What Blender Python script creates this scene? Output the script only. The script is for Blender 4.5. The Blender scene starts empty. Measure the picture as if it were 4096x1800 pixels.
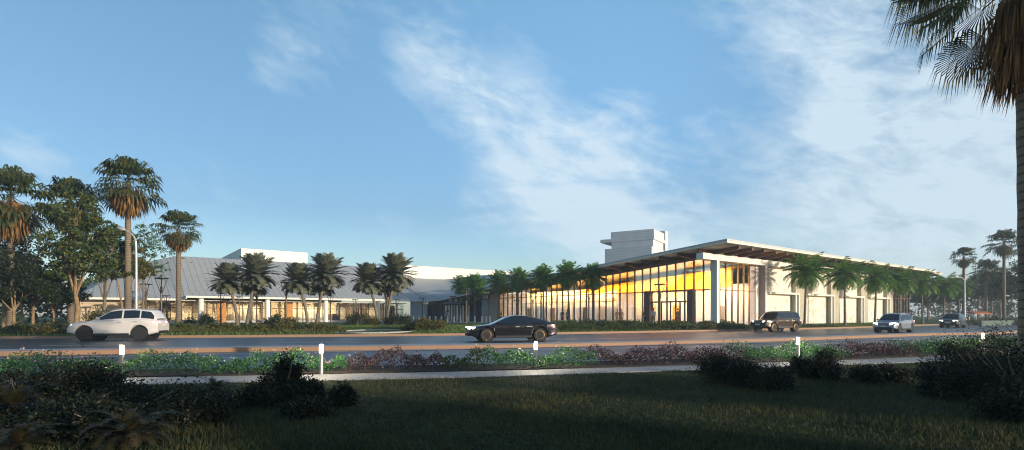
import bpy, math, random
import numpy as np
from mathutils import Vector, Matrix

R = math.radians
random.seed(7)
rng = np.random.default_rng(11)
scene = bpy.context.scene
COL = scene.collection
F = 540.0            # focal length in picture units (1024 wide)
HZ = 315.5
EYE = 1.5
UR = Vector((.8, .6, 0)); UL = Vector((-.6, .8, 0))
ROT = math.atan2(.6, .8)

def gx(px, Y):
    return (px - 512.0) / F * Y

# ------------------------------------------------------------------ helpers
def tag(o, label=None, cat=None, group=None, kind=None):
    if label: o['label'] = label
    if cat: o['category'] = cat
    if group: o['group'] = group
    if kind: o['kind'] = kind
    return o

def thing(name, label, cat, loc=(0, 0, 0), rotz=0.0, group=None, scale=1.0):
    o = bpy.data.objects.new(name, None)
    o.empty_display_size = .3
    COL.objects.link(o)
    o.location = loc
    o.rotation_euler = (0, 0, rotz)
    o.scale = (scale, scale, scale)
    return tag(o, label, cat, group)

def copy_tree(o, parent=None):
    c = o.copy()
    COL.objects.link(c)
    if parent is not None:
        c.parent = parent
    for ch in list(o.children):
        copy_tree(ch, c)
    return c

class MB:
    def __init__(s):
        s.v = []; s.f = []; s.m = []
    def add(s, vs, fs, mi=0):
        b = len(s.v)
        s.v.extend([tuple(p) for p in vs])
        s.f.extend([tuple(b + i for i in f) for f in fs])
        s.m.extend([mi] * len(fs))
    def box(s, x0, x1, y0, y1, z0, z1, mi=0):
        if x1 < x0: x0, x1 = x1, x0
        if y1 < y0: y0, y1 = y1, y0
        if z1 < z0: z0, z1 = z1, z0
        s.hexa([(x0, y0, z0), (x1, y0, z0), (x1, y1, z0), (x0, y1, z0),
                (x0, y0, z1), (x1, y0, z1), (x1, y1, z1), (x0, y1, z1)], mi)
    def hexa(s, p, mi=0):
        s.add(p, [(0, 3, 2, 1), (4, 5, 6, 7), (0, 1, 5, 4), (1, 2, 6, 5), (2, 3, 7, 6), (3, 0, 4, 7)], mi)
    def quad(s, a, b, c, d, mi=0):
        s.add([a, b, c, d], [(0, 1, 2, 3)], mi)
    def tri(s, a, b, c, mi=0):
        s.add([a, b, c], [(0, 1, 2)], mi)
    def tube(s, pts, rad, n=8, mi=0, cap=True):
        pts = [Vector(p) for p in pts]
        if not hasattr(rad, '__len__'): rad = [rad] * len(pts)
        vs = []; fs = []
        prev = None
        for i, p in enumerate(pts):
            if i == 0: t = pts[1] - p
            elif i == len(pts) - 1: t = p - pts[i - 1]
            else: t = pts[i + 1] - pts[i - 1]
            t.normalize()
            if prev is None:
                a = Vector((1, 0, 0)) if abs(t.x) < .8 else Vector((0, 1, 0))
            else:
                a = prev
            a = (a - t * a.dot(t)).normalized()
            prev = a
            b = t.cross(a)
            for k in range(n):
                w = 2 * math.pi * k / n
                vs.append(p + (a * math.cos(w) + b * math.sin(w)) * rad[i])
        for i in range(len(pts) - 1):
            for k in range(n):
                k2 = (k + 1) % n
                fs.append((i * n + k, i * n + k2, (i + 1) * n + k2, (i + 1) * n + k))
        if cap:
            fs.append(tuple(reversed(range(n))))
            fs.append(tuple(range((len(pts) - 1) * n, len(pts) * n)))
        s.add(vs, fs, mi)
    def lathe(s, prof, n=16, mi=0, c=(0, 0, 0), axis='z'):
        vs = []; fs = []
        for (r, h) in prof:
            for k in range(n):
                w = 2 * math.pi * k / n
                if axis == 'z':
                    vs.append((c[0] + r * math.cos(w), c[1] + r * math.sin(w), c[2] + h))
                else:
                    vs.append((c[0] + r * math.cos(w), c[1] + h, c[2] + r * math.sin(w)))
        for i in range(len(prof) - 1):
            for k in range(n):
                k2 = (k + 1) % n
                fs.append((i * n + k, i * n + k2, (i + 1) * n + k2, (i + 1) * n + k))
        if prof[0][0] > 1e-5: fs.append(tuple(reversed(range(n))))
        if prof[-1][0] > 1e-5: fs.append(tuple(range((len(prof) - 1) * n, len(prof) * n)))
        s.add(vs, fs, mi)
    def grid(s, rows, mi=0, close=False):
        n = len(rows[0]); vs = [p for r in rows for p in r]; fs = []
        for i in range(len(rows) - 1):
            for k in range(n - 1 + (1 if close else 0)):
                k2 = (k + 1) % n
                fs.append((i * n + k, i * n + k2, (i + 1) * n + k2, (i + 1) * n + k))
        s.add(vs, fs, mi)
    def mesh(s, name, mats, smooth=False):
        me = bpy.data.meshes.new(name)
        me.from_pydata(s.v, [], s.f)
        if not isinstance(mats, (list, tuple)): mats = [mats]
        for m in mats: me.materials.append(m)
        if len(mats) > 1:
            me.polygons.foreach_set('material_index', s.m)
        if smooth:
            me.polygons.foreach_set('use_smooth', [True] * len(me.polygons))
            try: me.set_sharp_from_angle(angle=R(smooth if smooth > 1 else 38))
            except Exception: pass
        me.update()
        return me
    def build(s, name, mats, parent=None, smooth=False, loc=None):
        o = bpy.data.objects.new(name, s.mesh(name, mats, smooth))
        COL.objects.link(o)
        if parent is not None: o.parent = parent
        if loc is not None: o.location = loc
        return o

def np_mesh(name, V, Fq, mats, mi=None):
    """V (n,3); Fq (m,k) faces all of k corners"""
    me = bpy.data.meshes.new(name)
    k = Fq.shape[1]; m = Fq.shape[0]
    me.vertices.add(len(V)); me.vertices.foreach_set('co', np.asarray(V, np.float32).ravel())
    me.loops.add(m * k); me.loops.foreach_set('vertex_index', Fq.astype(np.int32).ravel())
    me.polygons.add(m)
    me.polygons.foreach_set('loop_start', np.arange(0, m * k, k, dtype=np.int32))
    me.polygons.foreach_set('loop_total', np.full(m, k, np.int32))
    if not isinstance(mats, (list, tuple)): mats = [mats]
    for q in mats: me.materials.append(q)
    if mi is not None: me.polygons.foreach_set('material_index', np.asarray(mi, np.int32))
    me.update(calc_edges=True)
    return me

def obj(name, me, parent=None, loc=None):
    o = bpy.data.objects.new(name, me)
    COL.objects.link(o)
    if parent is not None: o.parent = parent
    if loc is not None: o.location = loc
    return o

def leaf_quads(C, length, width, up=0.0, jitter=.35):
    """diamond leaves at centres C; returns V,F"""
    n = len(C)
    d = rng.normal(size=(n, 3)); d[:, 2] += up
    d /= np.linalg.norm(d, axis=1, keepdims=True)
    a = rng.normal(size=(n, 3))
    sd = np.cross(d, a); sd /= np.linalg.norm(sd, axis=1, keepdims=True)
    l = (length * (1 + jitter * rng.uniform(-1, 1, n)))[:, None] * .5
    w = (width * (1 + jitter * rng.uniform(-1, 1, n)))[:, None] * .5
    V = np.stack([C - d * l, C + sd * w, C + d * l, C - sd * w], 1).reshape(-1, 3)
    Fq = np.arange(4 * n).reshape(n, 4)
    return V, Fq

def join_np(parts):
    Vs = []; Fs = []; Ms = []; b = 0
    for V, Fq, mi in parts:
        Vs.append(V); Fs.append(Fq + b); b += len(V); Ms.append(np.full(len(Fq), mi))
    return np.concatenate(Vs), np.concatenate(Fs), np.concatenate(Ms)

# ------------------------------------------------------------------ materials
MATS = {}
def new_mat(name):
    m = bpy.data.materials.new(name); m.use_nodes = True
    nt = m.node_tree
    b = nt.nodes['Principled BSDF']
    return m, nt, b

def N(nt, t, **kw):
    n = nt.nodes.new(t)
    for k, v in kw.items():
        if k.startswith('i_'):
            key = k[2:]
            n.inputs[int(key) if key.isdigit() else key.replace('_', ' ')].default_value = v
        else: setattr(n, k, v)
    return n

def ramp(nt, fac, stops, interp='LINEAR'):
    r = nt.nodes.new('ShaderNodeValToRGB')
    r.color_ramp.interpolation = interp
    els = r.color_ramp.elements
    while len(els) < len(stops): els.new(.5)
    for e, (p, c) in zip(els, stops):
        e.position = p; e.color = (c[0], c[1], c[2], 1)
    nt.links.new(fac, r.inputs[0])
    return r

def flat(name, c, rough=.6, metal=0.0, var=.12, scale=3.0, bump=0.0, spec=.5, coat=0.0, bscale=None):
    """noise-varied principled"""
    m, nt, b = new_mat(name)
    tc = N(nt, 'ShaderNodeTexCoord')
    no = N(nt, 'ShaderNodeTexNoise'); no.inputs['Scale'].default_value = scale
    no.inputs['Detail'].default_value = 6
    nt.links.new(tc.outputs['Object'], no.inputs['Vector'])
    lo = [x * (1 - var) for x in c]; hi = [min(1, x * (1 + var)) for x in c]
    rp = ramp(nt, no.outputs['Fac'], [(.3, lo), (.7, hi)])
    nt.links.new(rp.outputs[0], b.inputs['Base Color'])
    b.inputs['Roughness'].default_value = rough
    b.inputs['Metallic'].default_value = metal
    b.inputs['Specular IOR Level'].default_value = spec
    if coat: b.inputs['Coat Weight'].default_value = coat
    if bump:
        n2 = N(nt, 'ShaderNodeTexNoise'); n2.inputs['Scale'].default_value = bscale or scale * 12
        n2.inputs['Detail'].default_value = 5
        nt.links.new(tc.outputs['Object'], n2.inputs['Vector'])
        bp = N(nt, 'ShaderNodeBump'); bp.inputs['Strength'].default_value = bump
        bp.inputs['Distance'].default_value = .02
        nt.links.new(n2.outputs['Fac'], bp.inputs['Height'])
        nt.links.new(bp.outputs[0], b.inputs['Normal'])
    return m

def leafmat(name, cols, rough=.55, trans=.25, patch=0):
    m, nt, b = new_mat(name)
    g = N(nt, 'ShaderNodeNewGeometry')
    st = [(i / max(1, len(cols) - 1), c) for i, c in enumerate(cols)]
    rp = ramp(nt, g.outputs['Random Per Island'], st)
    out = rp.outputs[0]
    if patch:
        tc = N(nt, 'ShaderNodeTexCoord'); no = N(nt, 'ShaderNodeTexNoise'); no.inputs['Scale'].default_value = patch; no.inputs['Detail'].default_value = 5
        nt.links.new(tc.outputs['Object'], no.inputs['Vector'])
        r2 = ramp(nt, no.outputs['Fac'], [(.34, (.55, .6, .6)), (.5, (1, 1, 1)), (.66, (1.7, 1.35, 1.0))])
        mx2 = N(nt, 'ShaderNodeMix', data_type='RGBA', blend_type='MULTIPLY'); mx2.inputs[0].default_value = 1
        nt.links.new(out, mx2.inputs[6]); nt.links.new(r2.outputs[0], mx2.inputs[7]); out = mx2.outputs[2]
    nt.links.new(out, b.inputs['Base Color'])
    b.inputs['Roughness'].default_value = rough
    b.inputs['Specular IOR Level'].default_value = .3
    if trans:
        tr = N(nt, 'ShaderNodeBsdfTranslucent')
        nt.links.new(out, tr.inputs[0])
        mx = N(nt, 'ShaderNodeMixShader'); mx.inputs[0].default_value = trans
        nt.links.new(b.outputs[0], mx.inputs[1]); nt.links.new(tr.outputs[0], mx.inputs[2])
        nt.links.new(mx.outputs[0], nt.nodes['Material Output'].inputs['Surface'])
    return m

def emit(name, c, s):
    m, nt, b = new_mat(name)
    b.inputs['Base Color'].default_value = (.8, .8, .8, 1)
    b.inputs['Emission Color'].default_value = (*c, 1)
    b.inputs['Emission Strength'].default_value = s
    return m

def lines(name, c, c2, axis, pitch, width, rough=.5, metal=0, bump=.4, var=.06):
    """thin parallel joints across one object axis (standing seams, siding, panel joints)"""
    m, nt, b = new_mat(name)
    tc = N(nt, 'ShaderNodeTexCoord')
    sp = N(nt, 'ShaderNodeSeparateXYZ'); nt.links.new(tc.outputs['Object'], sp.inputs[0])
    fac = None
    axs = axis if isinstance(axis, (list, tuple)) else [(axis, pitch, width)]
    for ax, pt, wd in axs:
        dv = N(nt, 'ShaderNodeMath', operation='DIVIDE'); dv.inputs[1].default_value = pt
        nt.links.new(sp.outputs[ax], dv.inputs[0])
        fr = N(nt, 'ShaderNodeMath', operation='FRACT'); nt.links.new(dv.outputs[0], fr.inputs[0])
        lt = N(nt, 'ShaderNodeMath', operation='LESS_THAN'); lt.inputs[1].default_value = wd / pt
        nt.links.new(fr.outputs[0], lt.inputs[0])
        if fac is None: fac = lt.outputs[0]
        else:
            mx = N(nt, 'ShaderNodeMath', operation='MAXIMUM')
            nt.links.new(fac, mx.inputs[0]); nt.links.new(lt.outputs[0], mx.inputs[1]); fac = mx.outputs[0]
    no = N(nt, 'ShaderNodeTexNoise'); no.inputs['Scale'].default_value = .6; no.inputs['Detail'].default_value = 8
    nt.links.new(tc.outputs['Object'], no.inputs['Vector'])
    rp = ramp(nt, no.outputs['Fac'], [(.3, [x * (1 - var) for x in c]), (.7, [min(1, x * (1 + var)) for x in c])])
    mix = N(nt, 'ShaderNodeMix', data_type='RGBA')
    nt.links.new(fac, mix.inputs[0]); nt.links.new(rp.outputs[0], mix.inputs[6])
    mix.inputs[7].default_value = (*c2, 1)
    nt.links.new(mix.outputs[2], b.inputs['Base Color'])
    b.inputs['Roughness'].default_value = rough; b.inputs['Metallic'].default_value = metal
    if bump:
        bp = N(nt, 'ShaderNodeBump', invert=True); bp.inputs['Strength'].default_value = bump; bp.inputs['Distance'].default_value = .03
        nt.links.new(fac, bp.inputs['Height']); nt.links.new(bp.outputs[0], b.inputs['Normal'])
    return m

def glassmat(name, tint=(1, 1, 1), base=.14, rough=.0, gain=1.0):
    m, nt, b = new_mat(name)
    nt.nodes.remove(b)
    tr = N(nt, 'ShaderNodeBsdfTransparent'); tr.inputs[0].default_value = (*tint, 1)
    gl = N(nt, 'ShaderNodeBsdfGlossy'); gl.inputs['Roughness'].default_value = rough
    gl.inputs['Color'].default_value = (.95, .97, 1, 1)
    ge = N(nt, 'ShaderNodeNewGeometry'); dt = N(nt, 'ShaderNodeVectorMath', operation='DOT_PRODUCT')
    nt.links.new(ge.outputs['Normal'], dt.inputs[0]); nt.links.new(ge.outputs['Incoming'], dt.inputs[1])
    ab = N(nt, 'ShaderNodeMath', operation='ABSOLUTE'); nt.links.new(dt.outputs['Value'], ab.inputs[0])
    sb_ = N(nt, 'ShaderNodeMath', operation='SUBTRACT'); sb_.inputs[0].default_value = 1; nt.links.new(ab.outputs[0], sb_.inputs[1])
    fr = N(nt, 'ShaderNodeMath', operation='POWER'); fr.inputs[1].default_value = 5; nt.links.new(sb_.outputs[0], fr.inputs[0])
    ad = N(nt, 'ShaderNodeMath', operation='MULTIPLY_ADD'); ad.inputs[1].default_value = gain; ad.inputs[2].default_value = base
    ad.use_clamp = True
    nt.links.new(fr.outputs[0], ad.inputs[0])
    mx = N(nt, 'ShaderNodeMixShader')
    nt.links.new(ad.outputs[0], mx.inputs[0]); nt.links.new(tr.outputs[0], mx.inputs[1]); nt.links.new(gl.outputs[0], mx.inputs[2])
    nt.links.new(mx.outputs[0], nt.nodes['Material Output'].inputs['Surface'])
    return m

def stonemat():
    m, nt, b = new_mat('limestone_blocks')
    tc = N(nt, 'ShaderNodeTexCoord')
    mp = N(nt, 'ShaderNodeMapping'); mp.inputs['Rotation'].default_value = (R(90), 0, 0)
    nt.links.new(tc.outputs['Object'], mp.inputs[0])
    br = N(nt, 'ShaderNodeTexBrick'); br.inputs['Scale'].default_value = 1.0
    br.inputs['Color1'].default_value = (.80, .78, .72, 1); br.inputs['Color2'].default_value = (.72, .68, .59, 1)
    br.inputs['Mortar'].default_value = (.62, .55, .42, 1)
    br.inputs['Mortar Size'].default_value = .008; br.inputs['Brick Width'].default_value = .7; br.inputs['Row Height'].default_value = .34
    br.offset = .37; br.squash = .7; br.squash_frequency = 3
    nt.links.new(mp.outputs[0], br.inputs['Vector'])
    vo = N(nt, 'ShaderNodeTexVoronoi'); vo.inputs['Scale'].default_value = 2.6; vo.distance = 'CHEBYCHEV'
    nt.links.new(tc.outputs['Object'], vo.inputs['Vector'])
    sp = N(nt, 'ShaderNodeSeparateColor'); nt.links.new(vo.outputs['Color'], sp.inputs[0])
    rp = ramp(nt, sp.outputs[0], [(0, (1, 1, 1)), (.86, (1, 1, 1)), (.93, (.80, .66, .46)), (1, (.66, .47, .27))])
    mx = N(nt, 'ShaderNodeMix', data_type='RGBA', blend_type='MULTIPLY'); mx.inputs[0].default_value = .55
    nt.links.new(br.outputs['Color'], mx.inputs[6]); nt.links.new(rp.outputs[0], mx.inputs[7])
    nt.links.new(mx.outputs[2], b.inputs['Base Color'])
    b.inputs['Roughness'].default_value = .85
    bp = N(nt, 'ShaderNodeBump'); bp.inputs['Strength'].default_value = .5; bp.inputs['Distance'].default_value = .03
    nt.links.new(br.outputs['Fac'], bp.inputs['Height']); bp.invert = True
    nt.links.new(bp.outputs[0], b.inputs['Normal'])
    return m

def groundmat(name, c1, c2, c3, scale, bump=.6):
    m, nt, b = new_mat(name)
    tc = N(nt, 'ShaderNodeTexCoord')
    n1 = N(nt, 'ShaderNodeTexNoise'); n1.inputs['Scale'].default_value = scale; n1.inputs['Detail'].default_value = 8
    n2 = N(nt, 'ShaderNodeTexNoise'); n2.inputs['Scale'].default_value = scale * 30; n2.inputs['Detail'].default_value = 4
    for q in (n1, n2): nt.links.new(tc.outputs['Object'], q.inputs['Vector'])
    rp = ramp(nt, n1.outputs['Fac'], [(.32, c1), (.5, c2), (.68, c3)])
    r2 = ramp(nt, n2.outputs['Fac'], [(.35, (.6, .6, .6)), (.65, (1.25, 1.25, 1.25))])
    mx = N(nt, 'ShaderNodeMix', data_type='RGBA', blend_type='MULTIPLY'); mx.inputs[0].default_value = 1
    nt.links.new(rp.outputs[0], mx.inputs[6]); nt.links.new(r2.outputs[0], mx.inputs[7])
    nt.links.new(mx.outputs[2], b.inputs['Base Color'])
    b.inputs['Roughness'].default_value = .95; b.inputs['Specular IOR Level'].default_value = .1
    bp = N(nt, 'ShaderNodeBump'); bp.inputs['Strength'].default_value = bump; bp.inputs['Distance'].default_value = .05
    nt.links.new(n2.outputs['Fac'], bp.inputs['Height']); nt.links.new(bp.outputs[0], b.inputs['Normal'])
    return m

def asphaltmat():
    m, nt, b = new_mat('asphalt')
    tc = N(nt, 'ShaderNodeTexCoord')
    n1 = N(nt, 'ShaderNodeTexNoise'); n1.inputs['Scale'].default_value = .35; n1.inputs['Detail'].default_value = 9
    n2 = N(nt, 'ShaderNodeTexNoise'); n2.inputs['Scale'].default_value = 60; n2.inputs['Detail'].default_value = 3
    mp = N(nt, 'ShaderNodeMapping'); mp.inputs['Scale'].default_value = (.25, 1.6, 1); mp.inputs['Rotation'].default_value = (0, 0, R(-12))
    nt.links.new(tc.outputs['Object'], mp.inputs[0]); nt.links.new(mp.outputs[0], n1.inputs['Vector'])
    nt.links.new(tc.outputs['Object'], n2.inputs['Vector'])
    rp = ramp(nt, n1.outputs['Fac'], [(.3, (.040, .042, .056)), (.55, (.055, .057, .074)), (.75, (.072, .073, .092))])
    nt.links.new(rp.outputs[0], b.inputs['Base Color'])
    r2 = ramp(nt, n1.outputs['Fac'], [(.3, (.27, .27, .27)), (.7, (.48, .48, .48))])
    nt.links.new(r2.outputs[0], b.inputs['Roughness'])
    vo = N(nt, 'ShaderNodeTexVoronoi', feature='DISTANCE_TO_EDGE'); vo.inputs['Scale'].default_value = .16
    n4 = N(nt, 'ShaderNodeTexNoise'); n4.inputs['Scale'].default_value = 1.2; n4.inputs['Detail'].default_value = 6
    nt.links.new(tc.outputs['Object'], n4.inputs['Vector'])
    vm = N(nt, 'ShaderNodeVectorMath', operation='MULTIPLY_ADD'); vm.inputs[1].default_value = (1.4, 1.4, 0)
    nt.links.new(n4.outputs['Color'], vm.inputs[0]); nt.links.new(tc.outputs['Object'], vm.inputs[2]); nt.links.new(vm.outputs[0], vo.inputs['Vector'])
    cr = ramp(nt, vo.outputs['Distance'], [(0, (.35, .35, .35)), (.006, (.5, .5, .5)), (.012, (1, 1, 1))])
    vp = N(nt, 'ShaderNodeTexVoronoi'); vp.inputs['Scale'].default_value = .11; nt.links.new(tc.outputs['Object'], vp.inputs['Vector'])
    spc = N(nt, 'ShaderNodeSeparateColor'); nt.links.new(vp.outputs['Color'], spc.inputs[0])
    pr = ramp(nt, spc.outputs[0], [(0, (.82, .82, .82)), (.3, (1, 1, 1)), (.8, (1, 1, 1)), (.9, (1.18, 1.17, 1.15))], 'CONSTANT')
    m1 = N(nt, 'ShaderNodeMix', data_type='RGBA', blend_type='MULTIPLY'); m1.inputs[0].default_value = 1
    m2 = N(nt, 'ShaderNodeMix', data_type='RGBA', blend_type='MULTIPLY'); m2.inputs[0].default_value = 1
    nt.links.new(rp.outputs[0], m1.inputs[6]); nt.links.new(cr.outputs[0], m1.inputs[7]); nt.links.new(m1.outputs[2], m2.inputs[6]); nt.links.new(pr.outputs[0], m2.inputs[7])
    nt.links.new(m2.outputs[2], b.inputs['Base Color'])
    bp = N(nt, 'ShaderNodeBump'); bp.inputs['Strength'].default_value = .35; bp.inputs['Distance'].default_value = .01
    nt.links.new(n2.outputs['Fac'], bp.inputs['Height']); nt.links.new(bp.outputs[0], b.inputs['Normal'])
    return m

def pavemat():
    m, nt, b = new_mat('pale_pavers')
    tc = N(nt, 'ShaderNodeTexCoord')
    br = N(nt, 'ShaderNodeTexBrick'); br.inputs['Scale'].default_value = 1
    br.inputs['Color1'].default_value = (.36, .34, .33, 1); br.inputs['Color2'].default_value = (.29, .28, .28, 1)
    br.inputs['Mortar'].default_value = (.14, .13, .13, 1); br.inputs['Mortar Size'].default_value = .012
    br.inputs['Brick Width'].default_value = .45; br.inputs['Row Height'].default_value = .22
    nt.links.new(tc.outputs['Object'], br.inputs['Vector'])
    nt.links.new(br.outputs['Color'], b.inputs['Base Color'])
    b.inputs['Roughness'].default_value = .7
    return m

M = {}
M['white'] = flat('white_render', (.76, .745, .69), .7, var=.04, scale=.8, bump=.1)
M['tower'] = lines('tower_siding', (.66, .66, .66), (.42, .42, .43), 2, .42, .06, .6)
M['beige'] = flat('beige_render', (.46, .43, .34), .8, var=.06, scale=.7, bump=.15)
M['mauve'] = flat('mauve_panel_and_shade', (.42, .33, .32), .8, var=.06, scale=1.2, bump=.15)
M['roof'] = lines('standing_seam_metal', (.40, .395, .385), (.19, .19, .19), 0, .85, .075, .55, 0.0, .5)
M['roof2'] = flat('smooth_roof_metal', (.50, .52, .56), .5, var=.05, scale=2)
M['fascia'] = flat('cream_fascia', (.74, .71, .60), .55, var=.03)
M['soffit'] = flat('warm_soffit', (.68, .62, .55), .8, var=.05)
M['wood'] = flat('brown_timber', (.13, .062, .035), .55, var=.25, scale=4)
M['rust'] = flat('pink_brown_beam', (.34, .22, .18), .6, var=.15, scale=2)
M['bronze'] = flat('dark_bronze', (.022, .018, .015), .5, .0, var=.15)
M['bronze_lit'] = flat('bronze_frame_sunlit', (.20, .14, .085), .45, .3, var=.15)  # lighter copy of the bronze with sunlight put into its colour
M['darkwall'] = lines('dark_cladding', (.045, .048, .055), (.015, .015, .018), 0, .55, .10, .5)
M['bluepanel'] = lines('blue_grey_panels', (.30, .36, .42), (.14, .17, .20), [(0, 1.3, .03), (2, .62, .03)], 0, 0, .5)
M['stone'] = stonemat()
M['glass'] = glassmat('clear_glass', (.95, .97, .97), .20)
M['glassL'] = glassmat('tinted_glass', (.80, .84, .84), .09)
M['glassdark'] = glassmat('car_glass', (.10, .11, .12), .10)
M['int_white'] = flat('interior_wall', (.74, .70, .66), .8, var=.03)
M['int_orange'] = flat('orange_feature', (.88, .34, .02), .7, var=.38, scale=.45)
M['amber'] = flat('amber_panel', (.46, .19, .025), .6, var=.15)
M['int_floor'] = flat('interior_floor', (.42, .38, .34), .35, var=.1)
M['int_beige'] = flat('interior_beige', (.66, .52, .36), .8, var=.1, scale=1.5)
M['concrete'] = flat('pale_concrete', (.42, .40, .37), .8, var=.12, scale=1.2, bump=.2)
M['kerb'] = lines('kerb_stone', (.34, .20, .125), (.20, .16, .13), 0, 1.0, .02, .8)
M['median'] = flat('median_concrete', (.36, .345, .36), .55, var=.12, scale=1.0, bump=.2)
M['asphalt'] = asphaltmat()
M['paint'] = flat('road_paint', (.70, .70, .68), .6, var=.15, scale=6)
M['paver'] = pavemat()
M['plaza'] = flat('plaza_paving', (.30, .29, .28), .75, var=.12, scale=1.0)
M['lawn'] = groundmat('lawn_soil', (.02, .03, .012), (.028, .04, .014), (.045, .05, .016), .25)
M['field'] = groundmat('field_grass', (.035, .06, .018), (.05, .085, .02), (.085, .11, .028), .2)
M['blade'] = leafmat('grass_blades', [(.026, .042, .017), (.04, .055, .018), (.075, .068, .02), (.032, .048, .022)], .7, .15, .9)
M['blade2'] = leafmat('meadow_blades', [(.07, .13, .028), (.12, .19, .035), (.18, .22, .04), (.08, .14, .04)], .7, .2)
M['leaf_dark'] = leafmat('dark_leaves', [(.010, .022, .010), (.018, .032, .012), (.030, .040, .012), (.014, .028, .016)])
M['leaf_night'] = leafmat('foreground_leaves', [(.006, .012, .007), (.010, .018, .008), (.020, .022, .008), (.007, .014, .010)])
M['leaf_mid'] = leafmat('mid_leaves', [(.025, .055, .015), (.05, .09, .02), (.13, .12, .024), (.03, .07, .03), (.08, .11, .022)])
M['leaf_olive'] = leafmat('olive_leaves', [(.05, .06, .012), (.10, .10, .02), (.15, .11, .02), (.06, .08, .02)])
M['leaf_airy'] = leafmat('airy_leaves', [(.05, .11, .06), (.08, .16, .09), (.11, .18, .08)])
M['leaf_bed'] = leafmat('bed_leaves', [(.03, .10, .035), (.05, .16, .05), (.08, .18, .05), (.03, .085, .03)])
M['leaf_wine'] = leafmat('wine_leaves', [(.07, .035, .045), (.10, .05, .06), (.05, .055, .03), (.13, .06, .08)])
M['petal_w'] = leafmat('white_petals', [(.5, .58, .38), (.62, .62, .5), (.55, .45, .45)], .6, .3)
M['petal_p'] = leafmat('pink_petals', [(.34, .13, .22), (.42, .19, .28), (.26, .09, .17), (.5, .34, .40)], .6, .3)
M['frond'] = leafmat('palm_fronds', [(.045, .14, .02), (.08, .21, .028), (.16, .27, .035), (.055, .165, .03)], .42, .35)
M['frond_date'] = leafmat('date_fronds', [(.10, .115, .08), (.14, .155, .105), (.18, .19, .125), (.11, .13, .095)], .5, .2)
M['frond_fan'] = leafmat('fan_fronds', [(.022, .045, .016), (.04, .07, .022), (.10, .10, .025), (.03, .055, .024)], .5, .25)
M['frond_dead'] = leafmat('dead_fronds', [(.20, .11, .035), (.30, .16, .045), (.08, .045, .02), (.16, .10, .035)], .8, .2)
M['frond_dark_dead'] = leafmat('old_dead_fronds', [(.22, .11, .035), (.30, .15, .05), (.10, .05, .03), (.16, .10, .03)], .8, .2)
M['cycad_stem'] = flat('dark_cycad_stem', (.035, .026, .016), .9, var=.3, scale=20, bump=.6)
M['cycad'] = leafmat('cycad_fronds', [(.022, .024, .010), (.05, .036, .012), (.018, .024, .010)], .5, .2)
M['trunk'] = flat('grey_bark', (.17, .14, .11), .9, var=.3, scale=5, bump=.8, bscale=14)
M['trunk_w'] = flat('warm_bark', (.26, .17, .09), .9, var=.3, scale=5, bump=.8, bscale=14)
M['trunk_p'] = lines('ringed_palm_bark', (.20, .155, .11), (.10, .075, .055), 2, .16, .04, .85, 0, .6, var=.25)
M['pole'] = flat('bronze_pole', (.10, .07, .035), .38, .55, var=.1)
M['poledark'] = flat('lamp_head_dark', (.03, .027, .025), .45, .3)
M['galv'] = flat('galvanised_steel', (.55, .53, .50), .4, .5, var=.08)
M['bollard'] = flat('white_bollard', (.78, .77, .74), .5, var=.04)
M['alu'] = flat('brushed_aluminium', (.52, .52, .52), .35, .8, var=.08)
M['tyre'] = flat('tyre_rubber', (.018, .018, .02), .8, var=.2)
M['rim'] = flat('alloy_rim', (.42, .41, .40), .3, .8, var=.08)
M['blackplastic'] = flat('black_trim', (.018, .018, .02), .5, var=.1)
M['plate'] = flat('licence_plate', (.65, .65, .62), .5)
M['skin'] = flat('skin', (.45, .27, .19), .55)
M['hair'] = flat('hair', (.04, .03, .02), .6)
M['shoe'] = flat('shoe', (.03, .03, .03), .5)
M['lens'] = emit('bollard_lens', (1, .84, .56), 5)
M['headlamp'] = emit('headlamp_lens', (1, .93, .78), 3.0)
M['taillamp'] = emit('taillamp_lens', (1, .08, .10), 3.5)
M['lamp_disc'] = flat('lamp_disc', (.25, .22, .18), .5, .3)
def watermat():
    m, nt, b = new_mat('pond_water')
    b.inputs['Base Color'].default_value = (.03, .06, .06, 1); b.inputs['Roughness'].default_value = .06
    tc = N(nt, 'ShaderNodeTexCoord'); no = N(nt, 'ShaderNodeTexNoise'); no.inputs['Scale'].default_value = 2.2
    nt.links.new(tc.outputs['Object'], no.inputs['Vector'])
    bp = N(nt, 'ShaderNodeBump'); bp.inputs['Strength'].default_value = .25; bp.inputs['Distance'].default_value = .05
    nt.links.new(no.outputs['Fac'], bp.inputs['Height']); nt.links.new(bp.outputs[0], b.inputs['Normal'])
    return m
M['water'] = watermat()
def carpaint(name, c, metal=.3, rough=.28):
    m = flat(name, c, rough, metal, var=.03, coat=.8)
    return m

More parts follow.
